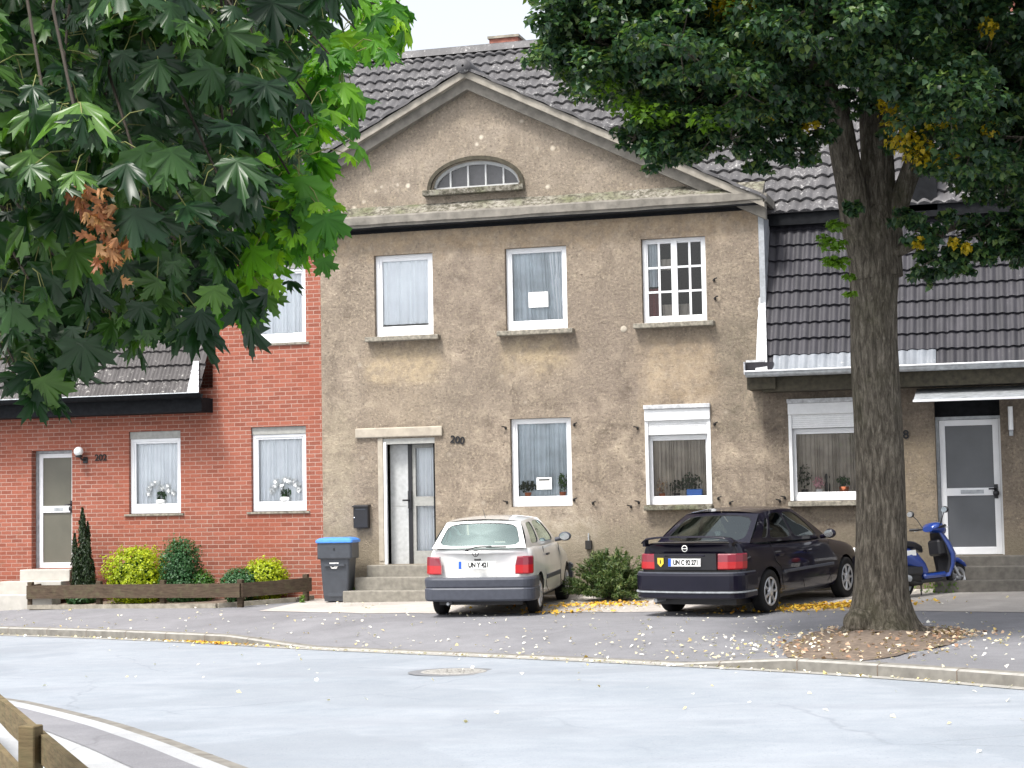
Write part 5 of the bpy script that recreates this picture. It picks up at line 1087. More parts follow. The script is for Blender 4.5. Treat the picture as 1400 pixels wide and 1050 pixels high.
LIMBS = []
def branch(b, p, q, r0, r1, m, sag=.0, n=6, wob=.06, k=8):
    p, q = Vector(p), Vector(q); pts, rad = [], []; L = (q - p).length
    for i in range(n + 1):
        t = i / n; o = Vector((mnoise.noise(p + Vector((t * 3, 0, 0))), mnoise.noise(p + Vector((0, t * 3, 5))), mnoise.noise(p + Vector((9, 0, t * 3))))) * wob * L * sin(pi * t)
        pts.append(p.lerp(q, t) + o - Vector((0, 0, sag * L * sin(pi * t)))); rad.append(r0 * (1 - t) + r1 * t)
    b.tube(pts, rad, m, k)

# --- linden on the pavement
tz = pav(TX, TY)
lt = root('linden_tree', 'large linden tree with thick grey trunk on the pavement beside the road', 'tree', (TX, TY, tz))
b = MB(); rings = []; nseg = 46; npt = 48
def axis(z):
    t = z / 5.0; return TX + .03 + .10 * t + .03 * sin(z * 1.3), TY - .06 * t
for i in range(nseg + 1):
    z = tz - .15 + (5.25 - tz + .15) * (i / nseg) ** 1.25; cx_, cy_ = axis(z); h_ = max(0, z - tz)
    r = .285 + .16 * math.exp(-h_ / .22) + .05 * math.exp(-h_ / .9) - .004 * h_ + .05 * max(0, min(h_, 4.7) - 3.9) - .30 * max(0, h_ - 4.72)
    ring = []
    for j in range(npt):
        a = 2 * pi * j / npt; fl = 1 + .42 * math.exp(-h_ / .16) * max(0, sin(a * 5 + 1.1)) * .75 + .06 * mnoise.noise(Vector((cos(a) * 1.2, sin(a) * 1.2, z * .7))) + .035 * mnoise.noise(Vector((cos(a) * 6, sin(a) * 6, z * 1.6))) + .022 * mnoise.noise(Vector((cos(a) * 14, sin(a) * 14, z * 5)))
        ring.append((cx_ + r * fl * cos(a) * (1 + .22 * max(0, h_ - 4.2)), cy_ + r * fl * sin(a), z))
    rings.append(ring)
b.loft(rings, 'bark', caps=True)
# burl low on the left front
b.ell((TX - .17, TY - .30, tz + .16), (.20, .14, .17), 'bark', 16, 10)
branch(b, (6.60, -7.50, 4.2), (6.30, -7.85, 6.2), .21, .15, 'bark', n=12, wob=.03, k=18); branch(b, (6.30, -7.85, 6.15), (5.6, -8.4, 7.6), .155, .09, 'bark', n=8, k=14); branch(b, (6.1, -8.0, 6.4), (4.6, -8.9, 7.1), .08, .03, 'bark', n=8)
branch(b, (6.76, -7.45, 4.2), (6.70, -7.35, 7.2), .225, .16, 'bark', n=12, wob=.02, k=20); branch(b, (6.70, -7.35, 7.1), (6.9, -7.2, 10.5), .16, .05, 'bark', n=8, k=12)
branch(b, (6.85, -7.40, 4.85), (7.50, -7.6, 6.2), .13, .10, 'bark', n=8, k=14); branch(b, (7.50, -7.6, 6.15), (8.5, -7.4, 8.0), .10, .04, 'bark', n=8, k=10)
branch(b, (6.85, -7.5, 4.45), (8.2, -7.8, 4.75), .07, .02, 'bark', n=10, sag=-.05)
tr = b.build('trunk', lt)
LIND = [(4.23, -10.31, 6.87, 0.44), (7.17, -9.51, 6.75, 0.51), (7.44, -8.9, 7.23, 0.5), (8.98, -5.54, 8.44, 0.32), (5.97, -6.66, 8.16, 0.65), (5.37, -8.99, 7.23, 0.56), (7.95, -5.14, 6.46, 0.5), (7.41, -6.4, 8.0, 0.74), (8.25, -7.03, 5.78, 0.71), (8.35, -6.55, 5.52, 0.42), (8.11, -7.71, 6.66, 0.7), (5.01, -7.7, 7.88, 0.5), (4.5, -7.42, 6.48, 0.71), (5.14, -6.93, 7.06, 0.45), (5.01, -8.99, 6.27, 0.68), (7.19, -7.24, 6.92, 0.48), (8.96, -4.91, 8.36, 0.39), (6.98, -8.41, 7.97, 0.46), (3.94, -9.43, 7.26, 0.46), (7.06, -9.75, 6.4, 0.6), (4.42, -6.78, 6.75, 0.59), (5.95, -10.02, 5.92, 0.31), (9.14, -5.14, 5.94, 0.32), (6.28, -8.35, 7.5, 0.63), (7.87, -9.34, 7.4, 0.33), (7.87, -9.61, 5.21, 0.36), (8.86, -6.34, 8.31, 0.45), (7.68, -9.88, 5.76, 0.54), (9.22, -5.57, 6.93, 0.33), (5.51, -7.9, 6.9, 0.68), (6.82, -8.99, 6.93, 0.69), (4.29, -9.28, 7.0, 0.69), (7.86, -8.94, 7.31, 0.63), (6.06, -10.16, 7.43, 0.62), (3.95, -10.08, 6.3, 0.4), (6.49, -6.44, 8.55, 0.38), (4.69, -9.64, 5.68, 0.43), (8.11, -5.77, 6.95, 0.69), (4.03, -8.79, 8.02, 0.63), (4.05, -8.99, 6.84, 0.74), (5.24, -7.11, 6.8, 0.44), (7.88, -4.8, 6.08, 0.33), (6.57, -6.4, 8.11, 0.45), (8.5, -7.78, 5.29, 0.36), (4.43, -9.15, 7.6, 0.63), (4.49, -10.85, 6.93, 0.42), (7.85, -6.95, 6.41, 0.7), (8.16, -5.9, 6.5, 0.36), (8.47, -8.25, 6.46, 0.36), (6.99, -8.58, 7.66, 0.55), (4.58, -10.8, 7.23, 0.46), (8.49, -8.64, 7.4, 0.36), (7.52, -7.81, 6.54, 0.55), (7.93, -7.58, 6.17, 0.59), (8.12, -7.18, 5.43, 0.35), (7.6, -8.23, 7.7, 0.47), (4.65, -6.35, 7.47, 0.56), (8.95, -7.19, 6.13, 0.49), (7.39, -8.03, 8.22, 0.46), (8.94, -6.09, 6.95, 0.46), (5.73, -5.53, 8.33, 0.55), (8.68, -8.44, 7.22, 0.4), (6.49, -6.88, 7.08, 0.41), (6.41, -10.52, 6.67, 0.67), (8.34, -5.96, 8.22, 0.32), (4.82, -6.37, 8.67, 0.57), (4.67, -6.96, 7.95, 0.6), (8.0, -7.94, 5.9, 0.35), (8.62, -9.01, 7.48, 0.56), (5.05, -10.86, 6.27, 0.47), (8.84, -7.5, 6.87, 0.49), (9.15, -8.29, 7.4, 0.56), (3.92, -9.9, 7.74, 0.38), (7.43, -9.87, 7.11, 0.57), (4.75, -9.88, 7.67, 0.56), (6.18, -10.07, 6.75, 0.4), (6.27, -5.51, 8.08, 0.54), (3.97, -9.91, 6.66, 0.68), (5.64, -5.82, 7.13, 0.58), (7.2, -5.4, 8.16, 0.62), (8.97, -6.63, 6.81, 0.31), (5.87, -10.37, 6.67, 0.37), (5.45, -10.15, 7.63, 0.48), (8.09, -8.89, 5.92, 0.33), (3.11, -8.68, 7.6, 0.3), (8.39, -6.18, 8.79, 0.32), (8.69, -8.14, 6.69, 0.4), (8.42, -7.07, 7.19, 0.44), (4.18, -9.93, 7.24, 0.63), (8.4, -8.38, 5.57, 0.45), (9.3, -6.68, 7.03, 0.32), (8.13, -8.96, 6.64, 0.51), (4.77, -6.73, 8.63, 0.54), (5.58, -10.29, 5.91, 0.43), (5.28, -6.78, 6.81, 0.44)]
EXTRA = CROTCH + [(7.19, -8.3, 4.60, .22), (7.50, -8.3, 4.52, .27), (7.86, -8.0, 4.56, .30), (8.20, -7.8, 4.62, .33), (7.40, -8.2, 4.28, .22), (8.55, -7.6, 4.55, .34), (7.65, -8.1, 4.30, .18), (7.08, -8.0, 4.78, .14), (7.25, -7.9, 4.10, .13), (7.95, -8.1, 4.32, .16)]
UPPER = [(x, y, z, .95) for x, y, z in [(5.2, -8.8, 9.3), (6.6, -9.4, 9.8), (7.9, -8.9, 9.4), (5.4, -6.4, 9.9), (7.0, -6.0, 10.1), (8.6, -6.6, 9.7), (6.6, -7.6, 11.2), (9.6, -7.8, 8.4), (3.9, -8.0, 9.0), (4.2, -9.6, 8.6), (9.9, -6.0, 7.2), (10.0, -8.8, 6.6), (6.3, -5.4, 9.3), (5.0, -7.5, 10.6), (8.0, -7.8, 10.6), (5.8, -10.6, 8.7), (7.4, -10.6, 8.4), (8.8, -9.8, 8.0)]]
parts = []; bt = MB()
def lind_lump(c, r, dens, size, mi=0, sub=True):
    if sub:
        ns = max(9, int(22 * (r / .5) ** 2)); dd = rand_dirs(ns)
        for k in range(ns):
            rr = r * (.35 + .65 * rng.random() ** .6); cc = np.array(c) + dd[k] * rr * np.array([1, 1, .8]); sr = r * (.16 + .22 * rng.random()) + .04
            n = int(dens * (sr / .15) ** 2); P, N, D, S = leaf_shell(cc, sr, n, size, .35, .75, .45, .25, .55); v, f = place(TS, TSF, P, N, D, S); parts.append((v, f, mi if mi else (1 if rng.random() < .006 else 0)))
            if k % 3 == 0: branch(bt, c, cc, .012, .004, 'bark', n=3, k=4)
    else:
        n = int(dens * r * r * 130); P, N, D, S = leaf_shell(c, r, n, size, .35, .75, .5, .1, .8); v, f = place(TS, TSF, P, N, D, S); parts.append((v, f, mi))
for i, (x, y, z, r) in enumerate(LIND):
    if not (z > 6.6 and i % 5 == 0): lind_lump((x, y, z), r * 1.16, 36, .080)
for (x, y, z, r) in EXTRA: lind_lump((x, y, z), r * 1.15, 60, .085)
for (x, y, z, r) in UPPER: lind_lump((x, y, z), r * 1.25, 5.0, .16, 0, False)
for (x, y, z, r) in [(7.02, -8.45, 5.85, .15), (7.12, -8.5, 5.62, .17), (7.28, -8.5, 5.45, .15), (7.40, -8.4, 5.40, .11), (6.95, -8.4, 6.1, .12), (7.62, -8.4, 5.38, .08), (5.55, -9.3, 6.75, .12), (7.25, -8.5, 4.42, .06), (7.62, -8.4, 4.42, .05), (7.75, -8.4, 4.36, .05), (6.45, -9.4, 7.0, .12), (5.4, -9.2, 7.35, .11), (8.1, -9.3, 6.6, .08)]:
    P, N, D, S = leaf_shell((x, y, z), r * 1.35, int(900 * r), .065, .4, .6, .5, .1); v, f = place(TS, TSF, P, N, D, S); parts.append((v, f, 1))
for (x, y, z, r) in [(6.33, -8.5, 4.68, .10), (6.30, -8.6, 4.45, .13), (6.20, -8.6, 4.52, .08), (6.36, -8.6, 4.25, .10), (6.26, -8.6, 4.28, .09), (6.42, -8.0, 3.95, .05), (6.40, -8.0, 4.15, .06), (4.3, -10.0, 5.9, .2), (4.6, -10.1, 5.75, .2), (5.2, -10.2, 5.65, .2), (4.0, -10.0, 6.2, .2)]:
    P, N, D, S = leaf_shell((x, y, z), r * 1.3, int(650 * r), .075, .3, .9, .4, .1, .55); v, f = place(TS, TSF, P, N, D, S); parts.append((v, f, 2))
v, f, mi = join(parts); print('linden leaves', len(f) // 4)
mesh_np('crown', v, f, ['linden', 'lindenyel', 'springgreen'], mi, lt); bt.build('twigs', lt)

# --- maple over the near pavement
mt = root('maple_tree', 'maple with large lobed leaves hanging into the picture close on the left', 'tree', (3.5, -25.6, roadz(3.5) + .1))
b = MB(); R = []
for i in range(20):
    z = -.2 + 4.4 * i / 19; h_ = max(0, z); r = .19 + .12 * math.exp(-h_ / .3) - .012 * h_
    R.append([(3.5 + .05 * sin(z) + r * (1 + .08 * mnoise.noise(Vector((cos(a) * 3, sin(a) * 3, z)))) * cos(a), -25.6 + .06 * z + r * (1 + .08 * mnoise.noise(Vector((cos(a) * 3, sin(a) * 3, z + 9)))) * sin(a), z) for a in np.linspace(0, 2 * pi, 25)[:-1]])
b.loft(R, 'bark2', caps=True)
MAPLE = [(6.11, -23.92, 3.25, 0.26), (4.9, -23.49, 2.63, 0.39), (5.76, -24.25, 3.27, 0.22), (5.53, -23.83, 2.96, 0.29), (4.46, -23.37, 3.38, 0.21), (4.76, -22.59, 3.45, 0.24), (5.31, -23.8, 3.4, 0.26), (5.46, -24.45, 3.22, 0.23), (5.45, -22.41, 3.27, 0.31), (6.19, -25.72, 2.5, 0.29), (5.52, -23.26, 2.75, 0.4), (5.38, -22.8, 3.38, 0.37), (6.48, -25.66, 2.34, 0.21), (5.25, -22.92, 3.0, 0.33), (4.51, -23.51, 3.22, 0.32), (5.28, -23.21, 3.18, 0.27), (4.28, -22.82, 3.1, 0.22), (4.18, -23.13, 2.74, 0.31), (5.17, -24.36, 3.36, 0.27), (5.39, -24.27, 2.63, 0.36), (4.49, -22.64, 2.45, 0.34), (5.92, -23.49, 3.1, 0.23), (4.32, -23.45, 3.72, 0.24), (5.49, -24.82, 2.35, 0.27), (5.71, -23.86, 2.78, 0.41), (4.42, -22.65, 2.79, 0.4), (4.93, -23.2, 3.17, 0.26), (5.28, -22.55, 2.94, 0.26), (6.44, -25.45, 2.89, 0.21), (5.12, -23.08, 3.73, 0.31), (4.81, -23.02, 2.58, 0.27), (5.85, -24.98, 2.36, 0.31), (4.47, -22.68, 3.19, 0.24), (5.02, -23.73, 2.71, 0.4), (5.08, -22.52, 3.39, 0.24), (4.97, -24.18, 2.8, 0.32), (5.63, -23.74, 3.4, 0.28), (6.14, -25.36, 2.53, 0.21), (4.55, -23.0, 2.88, 0.31), (5.29, -24.52, 3.05, 0.27), (6.37, -24.08, 3.22, 0.23), (6.25, -24.85, 2.48, 0.21), (5.37, -23.52, 2.76, 0.21), (5.83, -24.94, 2.81, 0.33), (4.98, -24.14, 2.27, 0.29), (4.85, -23.44, 3.21, 0.32), (5.57, -23.99, 2.47, 0.33), (5.06, -22.67, 3.76, 0.35), (5.62, -24.93, 2.6, 0.28), (5.95, -24.81, 2.2, 0.22), (6.65, -25.21, 2.76, 0.28), (5.14, -24.03, 2.37, 0.35), (5.8, -23.69, 3.28, 0.24), (5.71, -23.01, 3.68, 0.38), (6.57, -25.55, 2.69, 0.21), (5.32, -23.7, 2.39, 0.25), (5.11, -22.73, 2.55, 0.27), (6.34, -24.91, 3.12, 0.22), (5.98, -25.02, 2.99, 0.31), (5.55, -23.01, 3.1, 0.4), (5.19, -23.1, 3.44, 0.37), (4.3, -23.12, 3.03, 0.28), (5.34, -22.53, 3.78, 0.41), (5.45, -24.79, 2.18, 0.21), (5.25, -24.37, 2.3, 0.32), (6.42, -25.18, 2.31, 0.31)]
hubs = [(4.3, -24.6, 3.3), (4.6, -23.8, 3.9), (5.0, -24.6, 4.2), (4.2, -25.2, 4.6), (4.7, -23.2, 3.2)]
for h in hubs: branch(b, (3.5, -25.35, 2.9 + .25 * random.random()), h, .085, .045, 'bark2', n=8, k=10)
b.build('trunk', mt)
tw = MB(); parts = []
def maple_lump(c, r, n, size=.092, hub=True, lit_edge=0):
    c = np.array(c)
    if hub:
        h = min(hubs, key=lambda q: np.linalg.norm(np.array(q) - c)); branch(tw, h, tuple(c), .010, .003, 'twig', n=8, sag=-.05, wob=.22, k=5)
    d = rand_dirs(n); P = c + d * r * 1.15 * (.3 + .7 * rng.random((n, 1)))
    # leaves face up and outwards to the light, tips hanging
    N = .75 * d + np.array([.10, -.42, .62]) + .30 * rng.normal(size=(n, 3)); D = np.array([.10, -.05, -1.]) + .55 * d + .30 * rng.normal(size=(n, 3)); S = size * (.45 + .85 * rng.random(n))
    kind = rng.integers(0, 5, n)
    for k, T in enumerate((TM, TM2, TM3, TM4, TM5)):
        q = kind == k
        if q.any(): v, f = place(T, TMF, P[q], N[q], D[q], S[q]); parts.append((v, f, lit_edge))
    for i in range(0, n, 2):
        a = P[i]; e = c + (a - c) * .35 + np.array([0, 0, .03]); tw.tube([tuple(a), tuple((a + e) / 2 + np.array([0, 0, .015])), tuple(e)], [.0012, .0014, .0018], 'maplestalk', 4, caps=False)
M['maplestalk'] = plain('leaf_stalk', (.16, .17, .05), .6)
for i, (x, y, z, r) in enumerate(MAPLE): maple_lump((x, y, z), r, int(44 * (r / .25) ** 2))
for (x, y, z, r) in MEDGE: maple_lump((x, y, z), r, int(34 * (r / .2) ** 2), .085, lit_edge=1)
for (x, y, z, r) in MDARK: maple_lump((x, y, z), r, int(34 * (r / .2) ** 2), .09)
for (x, y, z, r) in [(4.0, -23.6, 4.4, .6), (4.8, -23.3, 4.4, .6), (5.2, -24.2, 4.3, .55), (4.5, -24.8, 4.6, .6), (5.3, -25.2, 4.0, .5), (3.7, -24.4, 4.0, .6), (3.9, -25.9, 4.9, .7), (4.9, -25.9, 4.6, .6), (3.0, -25.0, 4.8, .7), (3.3, -26.6, 4.7, .7), (4.2, -26.9, 4.4, .6), (3.6, -23.3, 3.4, .5), (3.4, -24.2, 3.2, .5), (5.6, -26.3, 4.3, .5), (3.5, -25.3, 5.6, .7), (6.2, -25.2, 3.9, .35), (6.0, -24.4, 4.0, .4), (5.6, -23.2, 4.2, .4)]:
    maple_lump((x, y, z), r, int(150 * r), .13)
v, f, mi = join(parts); print('maple leaves', len(f) // nO)
mesh_np('crown', v, f, ['maple', 'maplelit'], mi, mt); tw.build('twigs', mt)
# withered hanging leaves
parts = []
for (x, y, z) in WITHER:
    n = 6; P = np.array((x, y, z)) + .018 * rng.normal(size=(n, 3)); N = rng.normal(size=(n, 3)) + np.array([.2, -.8, 0]); D = np.array([0, 0, -1.]) + .4 * rng.normal(size=(n, 3)); v, f = place(TM3 * np.array([.55, 1, 1.6]), TMF, P, N, D, .034 * (.5 + .7 * rng.random(n))); parts.append((v, f, 0))
v, f, mi = join(parts); mesh_np('withered_leaves', v, f, ['mapledead'], mi, mt)

# ---------------------------------------------------------------- shrubs
TN = np.array([(-.10, 0, 0), (.10, 0, 0), (0, 1, .0)], float); TNF = np.array([(0, 1, 2)])
def shrub(name, label, cat, x, y, r, h, leafm, n, size, shape='ball', core='shrubgreen', group=None, z0=.02, lump=.24, tmpl='leaf'):
    z = pav(x, y) + z0; t = root(name, label, cat, (x, y, z), 0, group)
    b = MB(); b.tube([(0, 0, -.05), (0, 0, h * .5)], [.03, .02], 'twig', 6)
    for k in range(7): a = k * 2.4; b.tube([(0, 0, h * .12), (r * .6 * cos(a), r * .6 * sin(a), h * (.45 + .05 * k))], [.012, .005], 'twig', 5)
    b.build('stem', t, local=True)
    d = rand_dirs(n); u = rng.random(n)
    if shape == 'ball': P = d * np.array([r, r, h / 2]) ; P[:, 2] += h / 2
    else:
        e = 3.2; q = (np.abs(d[:, 0:1]) ** e + np.abs(d[:, 1:2]) ** e + np.abs(d[:, 2:3]) ** e) ** (-1 / e); P = d * q * np.array([r, r, h / 2]); P[:, 2] += h / 2
    lm = np.array([1 + lump * mnoise.noise(Vector(tuple(p * 5 / max(r, .2) * .5))) * 1.5 for p in d]); fill = (.78 + .24 * u ** .5 + .10 * (rng.random(n) > .96))
    P = np.array([0, 0, h / 2]) + (P - np.array([0, 0, h / 2])) * (lm * fill)[:, None]; P[:, 2] = np.maximum(P[:, 2], .01)
    N = d + .5 * rng.normal(size=(n, 3)) + np.array([0, 0, .3]); D = d * .6 + np.array([0, 0, .5]) + .6 * rng.normal(size=(n, 3)); S = size * (.6 + .8 * rng.random(n))
    v, f = place(TS if tmpl == 'leaf' else TN, TSF if tmpl == 'leaf' else TNF, P, N, D, S); mesh_np('foliage', v, f, [leafm], None, t, local=True)
    # inner woody mass of small leaves
    n2 = n // 3; d = rand_dirs(n2); P = d * np.array([r, r, h / 2]) * (.25 + .5 * rng.random((n2, 1))) + np.array([0, 0, h / 2]); v, f = place(TS, TSF, P, d + .6 * rng.normal(size=(n2, 3)), rng.normal(size=(n2, 3)), np.full(n2, size * 2.2)); mesh_np('inner_foliage', v, f, [core], None, t, local=True)
    return t
shrub('golden_shrub', 'largest clipped golden yellow shrub, squarish, left in the bed before the brick house', 'shrub', -6.66, -.60, .46, .92, 'shrubyel', 7500, .040, 'box', group='shrubs in the brick house bed')
shrub('clipped_shrub', 'upright blue green shrub in the middle of the bed, tallest of the clipped ones', 'shrub', -5.80, -.62, .31, 1.05, 'shrubblue', 6000, .036, 'box', core='shrubblue', group='shrubs in the brick house bed')
shrub('clipped_shrub', 'smallest bright green ball shrub, right of the tall blue green one', 'shrub', -5.42, -.58, .22, .54, 'shrubgreen', 2200, .034, 'ball', group='shrubs in the brick house bed')
shrub('clipped_shrub', 'dark green ball shrub in front of the small golden one', 'shrub', -4.62, -.80, .32, .58, 'shrubblue', 3800, .034, 'ball', core='shrubblue', group='shrubs in the brick house bed')
shrub('golden_shrub', 'smaller rounded golden yellow shrub at the right end of the bed', 'shrub', -4.30, -.45, .37, .70, 'shrubyel', 5000, .038, 'ball', group='shrubs in the brick house bed')
shrub('ground_ivy', 'low green tuft at the foot of the dark conifer', 'shrub', -7.72, -.60, .24, .22, 'shrubblue', 1100, .05, 'ball', core='shrubblue')
# dark columnar conifer
cz_ = pav(-7.78, -.45); cf = root('columnar_conifer', 'slim dark conifer of several upright spires beside the brick house door', 'shrub', (-7.78, -.45, cz_))
b = MB(); parts = []
for (dx, dy, hh, rr) in ((0, 0, 1.66, .085), (-.17, .03, 1.22, .055), (.13, -.04, 1.12, .065), (.06, .08, 1.42, .06), (-.07, -.06, .95, .07), (.2, 0, .75, .05)):
    b.tube([(dx * .3, dy * .3, 0), (dx, dy, hh * .5), (dx * 1.1, dy, hh * .95)], [.02, .012, .003], 'twig', 6); n = int(2600 * hh * rr / .12)
    t = rng.random(n); a = rng.random(n) * 2 * pi; w = rr * np.minimum(1, (1.02 - t) * 2.2) ** .7 * (.45 + .75 * rng.random(n)) * (1 + .3 * np.sin(t * 23 + a * 2)); P = np.stack([dx + w * np.cos(a), dy + w * np.sin(a), .03 + t * hh], 1)
    N = np.stack([np.cos(a), np.sin(a), .2 + 0 * a], 1) + .5 * rng.normal(size=(n, 3)); D = np.array([0, 0, 1.]) + .35 * rng.normal(size=(n, 3)); v, f = place(TS * np.array([.6, 1.3, 1]), TSF, P, N, D, .045 * (.6 + .7 * rng.random(n))); parts.append((v, f, 0))
b.build('stem', cf, local=True); v, f, mi = join(parts); mesh_np('foliage', v, f, ['conifer'], mi, cf, local=True)
# juniper between the cars: arching feathery sprays
jx, jy = 1.90, -1.25; jz = pav(jx, jy); jn = root('juniper_bush', 'wild feathery green juniper bush on the forecourt between the white and the dark car', 'shrub', (jx, jy, jz))
b = MB(); parts = []
for k in range(210):
    a = rng.random() * 2 * pi; el = radians(12 + 74 * rng.random() ** .8); L = (.58 + .34 * rng.random()) * (1.0 - .10 * sin(el)); pts = []
    d0 = Vector((cos(a) * cos(el), sin(a) * cos(el) * .9, sin(el))); p = Vector((.06 * cos(a), .06 * sin(a), .03))
    for i in range(9): t = i / 8; pts.append(p + d0 * L * t + Vector((0, 0, -.16 * t * t * cos(el) * L)))
    for q in pts:
        if q.z < .02: q.z = .02
    b.tube(pts, [.006 - .0006 * i for i in range(9)], 'twig', 4); n = 90
    t = .2 + .8 * rng.random(n) ** .8; idx = np.minimum((t * 8).astype(int), 7); fr = t * 8 - idx; A = np.array([tuple(pts[i]) for i in idx]); B_ = np.array([tuple(pts[i + 1]) for i in idx]); P = A + (B_ - A) * fr[:, None] + .015 * rng.normal(size=(n, 3))
    D = norm(B_ - A) + .55 * rng.normal(size=(n, 3)); v, f = place(TS * np.array([.28, 1.1, .4]), TSF, P, rng.normal(size=(n, 3)) + np.array([0, 0, .6]), D, .07 * (.5 + .8 * rng.random(n))); parts.append((v, f, 0))
b.build('stem', jn, local=True); v, f, mi = join(parts); mesh_np('foliage', v, f, ['juniper'], mi, jn, local=True)
# weeds at wall foot
def weed(x, y, n, r, label, h=.16):
    z = pav(x, y); t = root('weed_tuft', label, 'weed', (x, y, z)); P = np.stack([r * rng.normal(size=n) * .5, r * rng.normal(size=n) * .3, h * rng.random(n) ** 1.5], 1); v, f = place(TS * np.array([.6, 1.3, 1]), TSF, P, rng.normal(size=(n, 3)) + np.array([0, -.3, .8]), rng.normal(size=(n, 3)) * .5 + np.array([0, 0, 1]), .045 * (.6 + .8 * rng.random(n))); mesh_np('leaves', v, f, ['springgreen'], None, t, local=True)
weed(-2.72, -.45, 140, .10, 'green weed tuft between the bin and the doorsteps', .26); weed(6.95, -.75, 220, .30, 'yellow green weeds under the blue scooter', .16); weed(-3.5, -.75, 60, .06, 'small weed at the left foot of the bin', .12)

# ---------------------------------------------------------------- things behind the window panes
def potplant(x, y, z, r, h, leafm, potm, label, cat='plant', ps=.06, n=160, size=.05):
    t = root('potted_plant', label, cat, (x, y, z)); b = MB(); b.lathe([(.001, 0), (ps * .75, 0), (ps, ps * 1.5), (ps * .9, ps * 1.5)], potm, n=16); b.build('pot', t, local=True)
    c = (0, 0, ps * 1.5 + h / 2); P, N, D, S = leaf_shell(c, 1., n, size, .6, .4, .5, .2); P = np.array(c) + (P - np.array(c)) * np.array([r, min(r, .055), h / 2]); v, f = place(TS, TSF, P, N, D, S); mesh_np('leaves', v, f, [leafm], None, t, local=True); return t
potplant(.20, .16, 1.72, .16, .20, 'conifer', 'pot', 'dark bushy pot plant on the left behind the pane with the notice', n=200); potplant(.80, .16, 1.72, .09, .34, 'shrubgreen', 'pot', 'upright green pot plant on the right behind the pane with the notice', n=160)
def orchid(x, z, label, m=1):
    t = root('white_flower_arrangement', label, 'flowers', (x, .15, z)); b = MB(); b.lathe([(.001, 0), (.07, 0), (.10, .05), (.09, .09), (.06, .10)], 'whitepot', n=18); b.build('pot', t, local=True)
    parts = []
    for k in range(9):
        a = -1.2 + 2.4 * k / 8; L = .13 + .12 * rng.random(); c = (L * sin(a) * 1.25 * m, 0, .12 + L * cos(a) * 1.2); P, N, D, S = leaf_shell(c, .06, 46, .06, .6, .2, .5, .1); N[:, 1] -= .8; v, f = place(TS, TSF, P, N, D, S); parts.append((v, f, 0))
    P, N, D, S = leaf_shell((0, 0, .16), .1, 60, .07, .5, .3, .5, .1); P[:, 1] *= .3; v, f = place(TS, TSF, P, N, D, S); parts.append((v, f, 1)); v, f, mi = join(parts); mesh_np('blossoms', v, f, ['petal', 'shrubblue'], mi, t, local=True)
orchid(-6.55, 1.72, 'white flowers in a white bowl behind the left pane of the brick house'); orchid(-4.17, 1.72, 'white flowers in a white bowl behind the right pane of the brick house', -1)
b = MB(); b.box(-.13, .13, -.06, .06, 0, .15, 'blue', .012)
t = root('blue_planter', 'blue planter box behind the shuttered pane with dark greenery', 'planter', (3.02, .17, 1.66)); b.build('box', t, local=True)
v, f = place(TS, TSF, *(lambda q: q)(leaf_shell((-.06, .02, .26), .19, 320, .06, .5, .4, .5, .1, .9))); v[:, 1] *= .35; mesh_np('leaves', v, f, ['conifer'], None, t, local=True)
potplant(2.48, .17, 1.66, .11, .26, 'fallenbrown', 'pot', 'withered brown pot plant behind the left of the shuttered pane', n=120); potplant(2.72, .17, 1.66, .14, .22, 'conifer', 'darkfig', 'low dark pot plant left of the blue planter', n=130)
potplant(5.03, .17, 1.68, .10, .20, 'pink', 'whitepot', 'pink flowers in a pale pot behind the pane of the right house', cat='flowers', n=120); potplant(5.42, .17, 1.68, .12, .18, 'shrubblue', 'pot', 'blue green plant in a red clay pot behind the pane of the right house', n=150, ps=.08); potplant(4.80, .17, 1.68, .13, .40, 'conifer', 'darkfig', 'tall dark plant at the left behind the pane of the right house', n=170)
b = MB(); b.lathe([(.001, 0), (.05, 0), (.045, .16), (.03, .22), (.045, .28), (.03, .33), (.001, .34)], 'darkfig', n=12); t = root('dark_figurine', 'slim black figurine behind the pink flowers', 'figurine', (5.16, .19, 1.68)); b.build('figure', t, local=True)
# paper notices on the panes
b = MB(); b.box(-.13, .13, -.002, .002, -.10, .10, 'paper'); b.box(-.095, .095, -.0032, -.0021, .045, .072, 'ink'); o = b.build('paper_notice', loc=(.50, .09, 1.955)); tag(o, 'white paper notice with one black bar of writing in the ground floor window', 'notice')
b = MB(); b.box(-.17, .17, -.002, .002, -.13, .13, 'paper'); o = b.build('paper_notice', loc=(.46, .09, 5.03)); tag(o, 'blank white paper sheet in the upper middle window', 'notice')

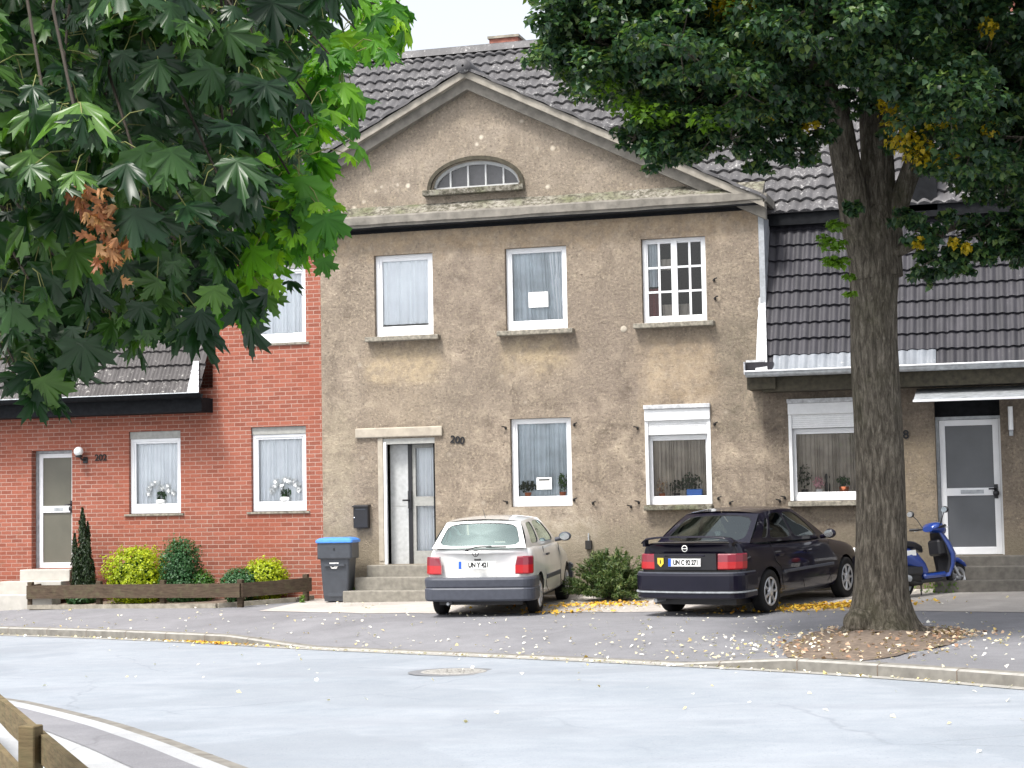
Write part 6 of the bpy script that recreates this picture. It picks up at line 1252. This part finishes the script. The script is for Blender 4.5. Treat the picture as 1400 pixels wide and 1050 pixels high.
# ---------------------------------------------------------------- fallen leaves
def litter(name, label, pts, m, smin, smax):
    P = np.array([(x, y, z + .012) for x, y, z in pts]); n = len(P); N = np.array([0, 0, 1.]) + .35 * rng.normal(size=(n, 3)); D = rng.normal(size=(n, 3)); v, f = place(TS, TSF, P, N, D, smin + (smax - smin) * rng.random(n)); o = mesh_np(name, v, f, [m]); tag(o, label, 'leaves', kind='stuff')
pts = []
for _ in range(1700):
    x = rng.uniform(-9, 9.5); y = ky(x) + .1 + (rng.random() ** 1.3) * (abs(ky(x)) - .3); dn = .25 + .75 * math.exp(-((x - 2.5) / 4.0) ** 2)
    if rng.random() > dn or y > -.2 or mnoise.noise(Vector((x * 1.3, y * 1.3, 7))) < rng.uniform(-.35, .25): continue
    pts.append((x, y, pav(x, y) + .006))
for _ in range(420):
    x = rng.normal(6.2, 1.4); y = rng.normal(-8.4, 1.2); 
    if y > ky(x) + .15: pts.append((x, y, pav(x, y) + .02))
for _ in range(260):
    x = rng.uniform(-8, 9); pts.append((x, ky(x) - abs(rng.normal(0, .10)) - .02, roadz(x) + .006))
for _ in range(70):
    x = rng.uniform(-4, 9); y = ky(x) - rng.random() ** 2 * 6; pts.append((x, y, roadz(x)))
litter('fallen_leaves', 'pale fallen leaves scattered over the pavement and gutter', pts, 'fallen', .028, .060)
pts = []
for _ in range(750):
    x = rng.normal(5.55, .55); y = -3.2 + rng.normal(0, .28) + (x - 5.5) * .35
    if y < -.3: pts.append((x, y, pav(x, y) + .012 + .03 * rng.random()))
for _ in range(260): x = rng.normal(2.1, .55); y = rng.normal(-2.25, .22) + (x - 2) * .15; pts.append((x, y, pav(x, y) + .012 + .02 * rng.random()))
for _ in range(90): x = rng.normal(1.55, .35); y = rng.normal(-3.3, .2); pts.append((x, y, pav(x, y) + .012))
for _ in range(110): x = rng.normal(-2.9, .5); pts.append((x, ky(x) - .1 + rng.normal(0, .06), roadz(x) + .01))
litter('yellow_leaf_drift', 'drift of yellow and orange leaves swept beside the dark car and the bush', pts, 'fallenyel', .04, .08)
pts = []
for _ in range(430):
    a = rng.random() * 2 * pi; r = rng.random() ** .5 * 1.3; x = TX + r * cos(a) * .9; y = TY - .8 + r * sin(a) * 1.9; pts.append((x, y, pav(x, y) + .10 - .08 * r))
for _ in range(160): x = rng.normal(7.45, .22); y = rng.normal(-7.5, .25); pts.append((x, y, pav(x, y) + .02))
litter('brown_leaf_litter', 'reddish brown leaf litter on the earth round the linden trunk', pts, 'fallenbrown', .04, .07)
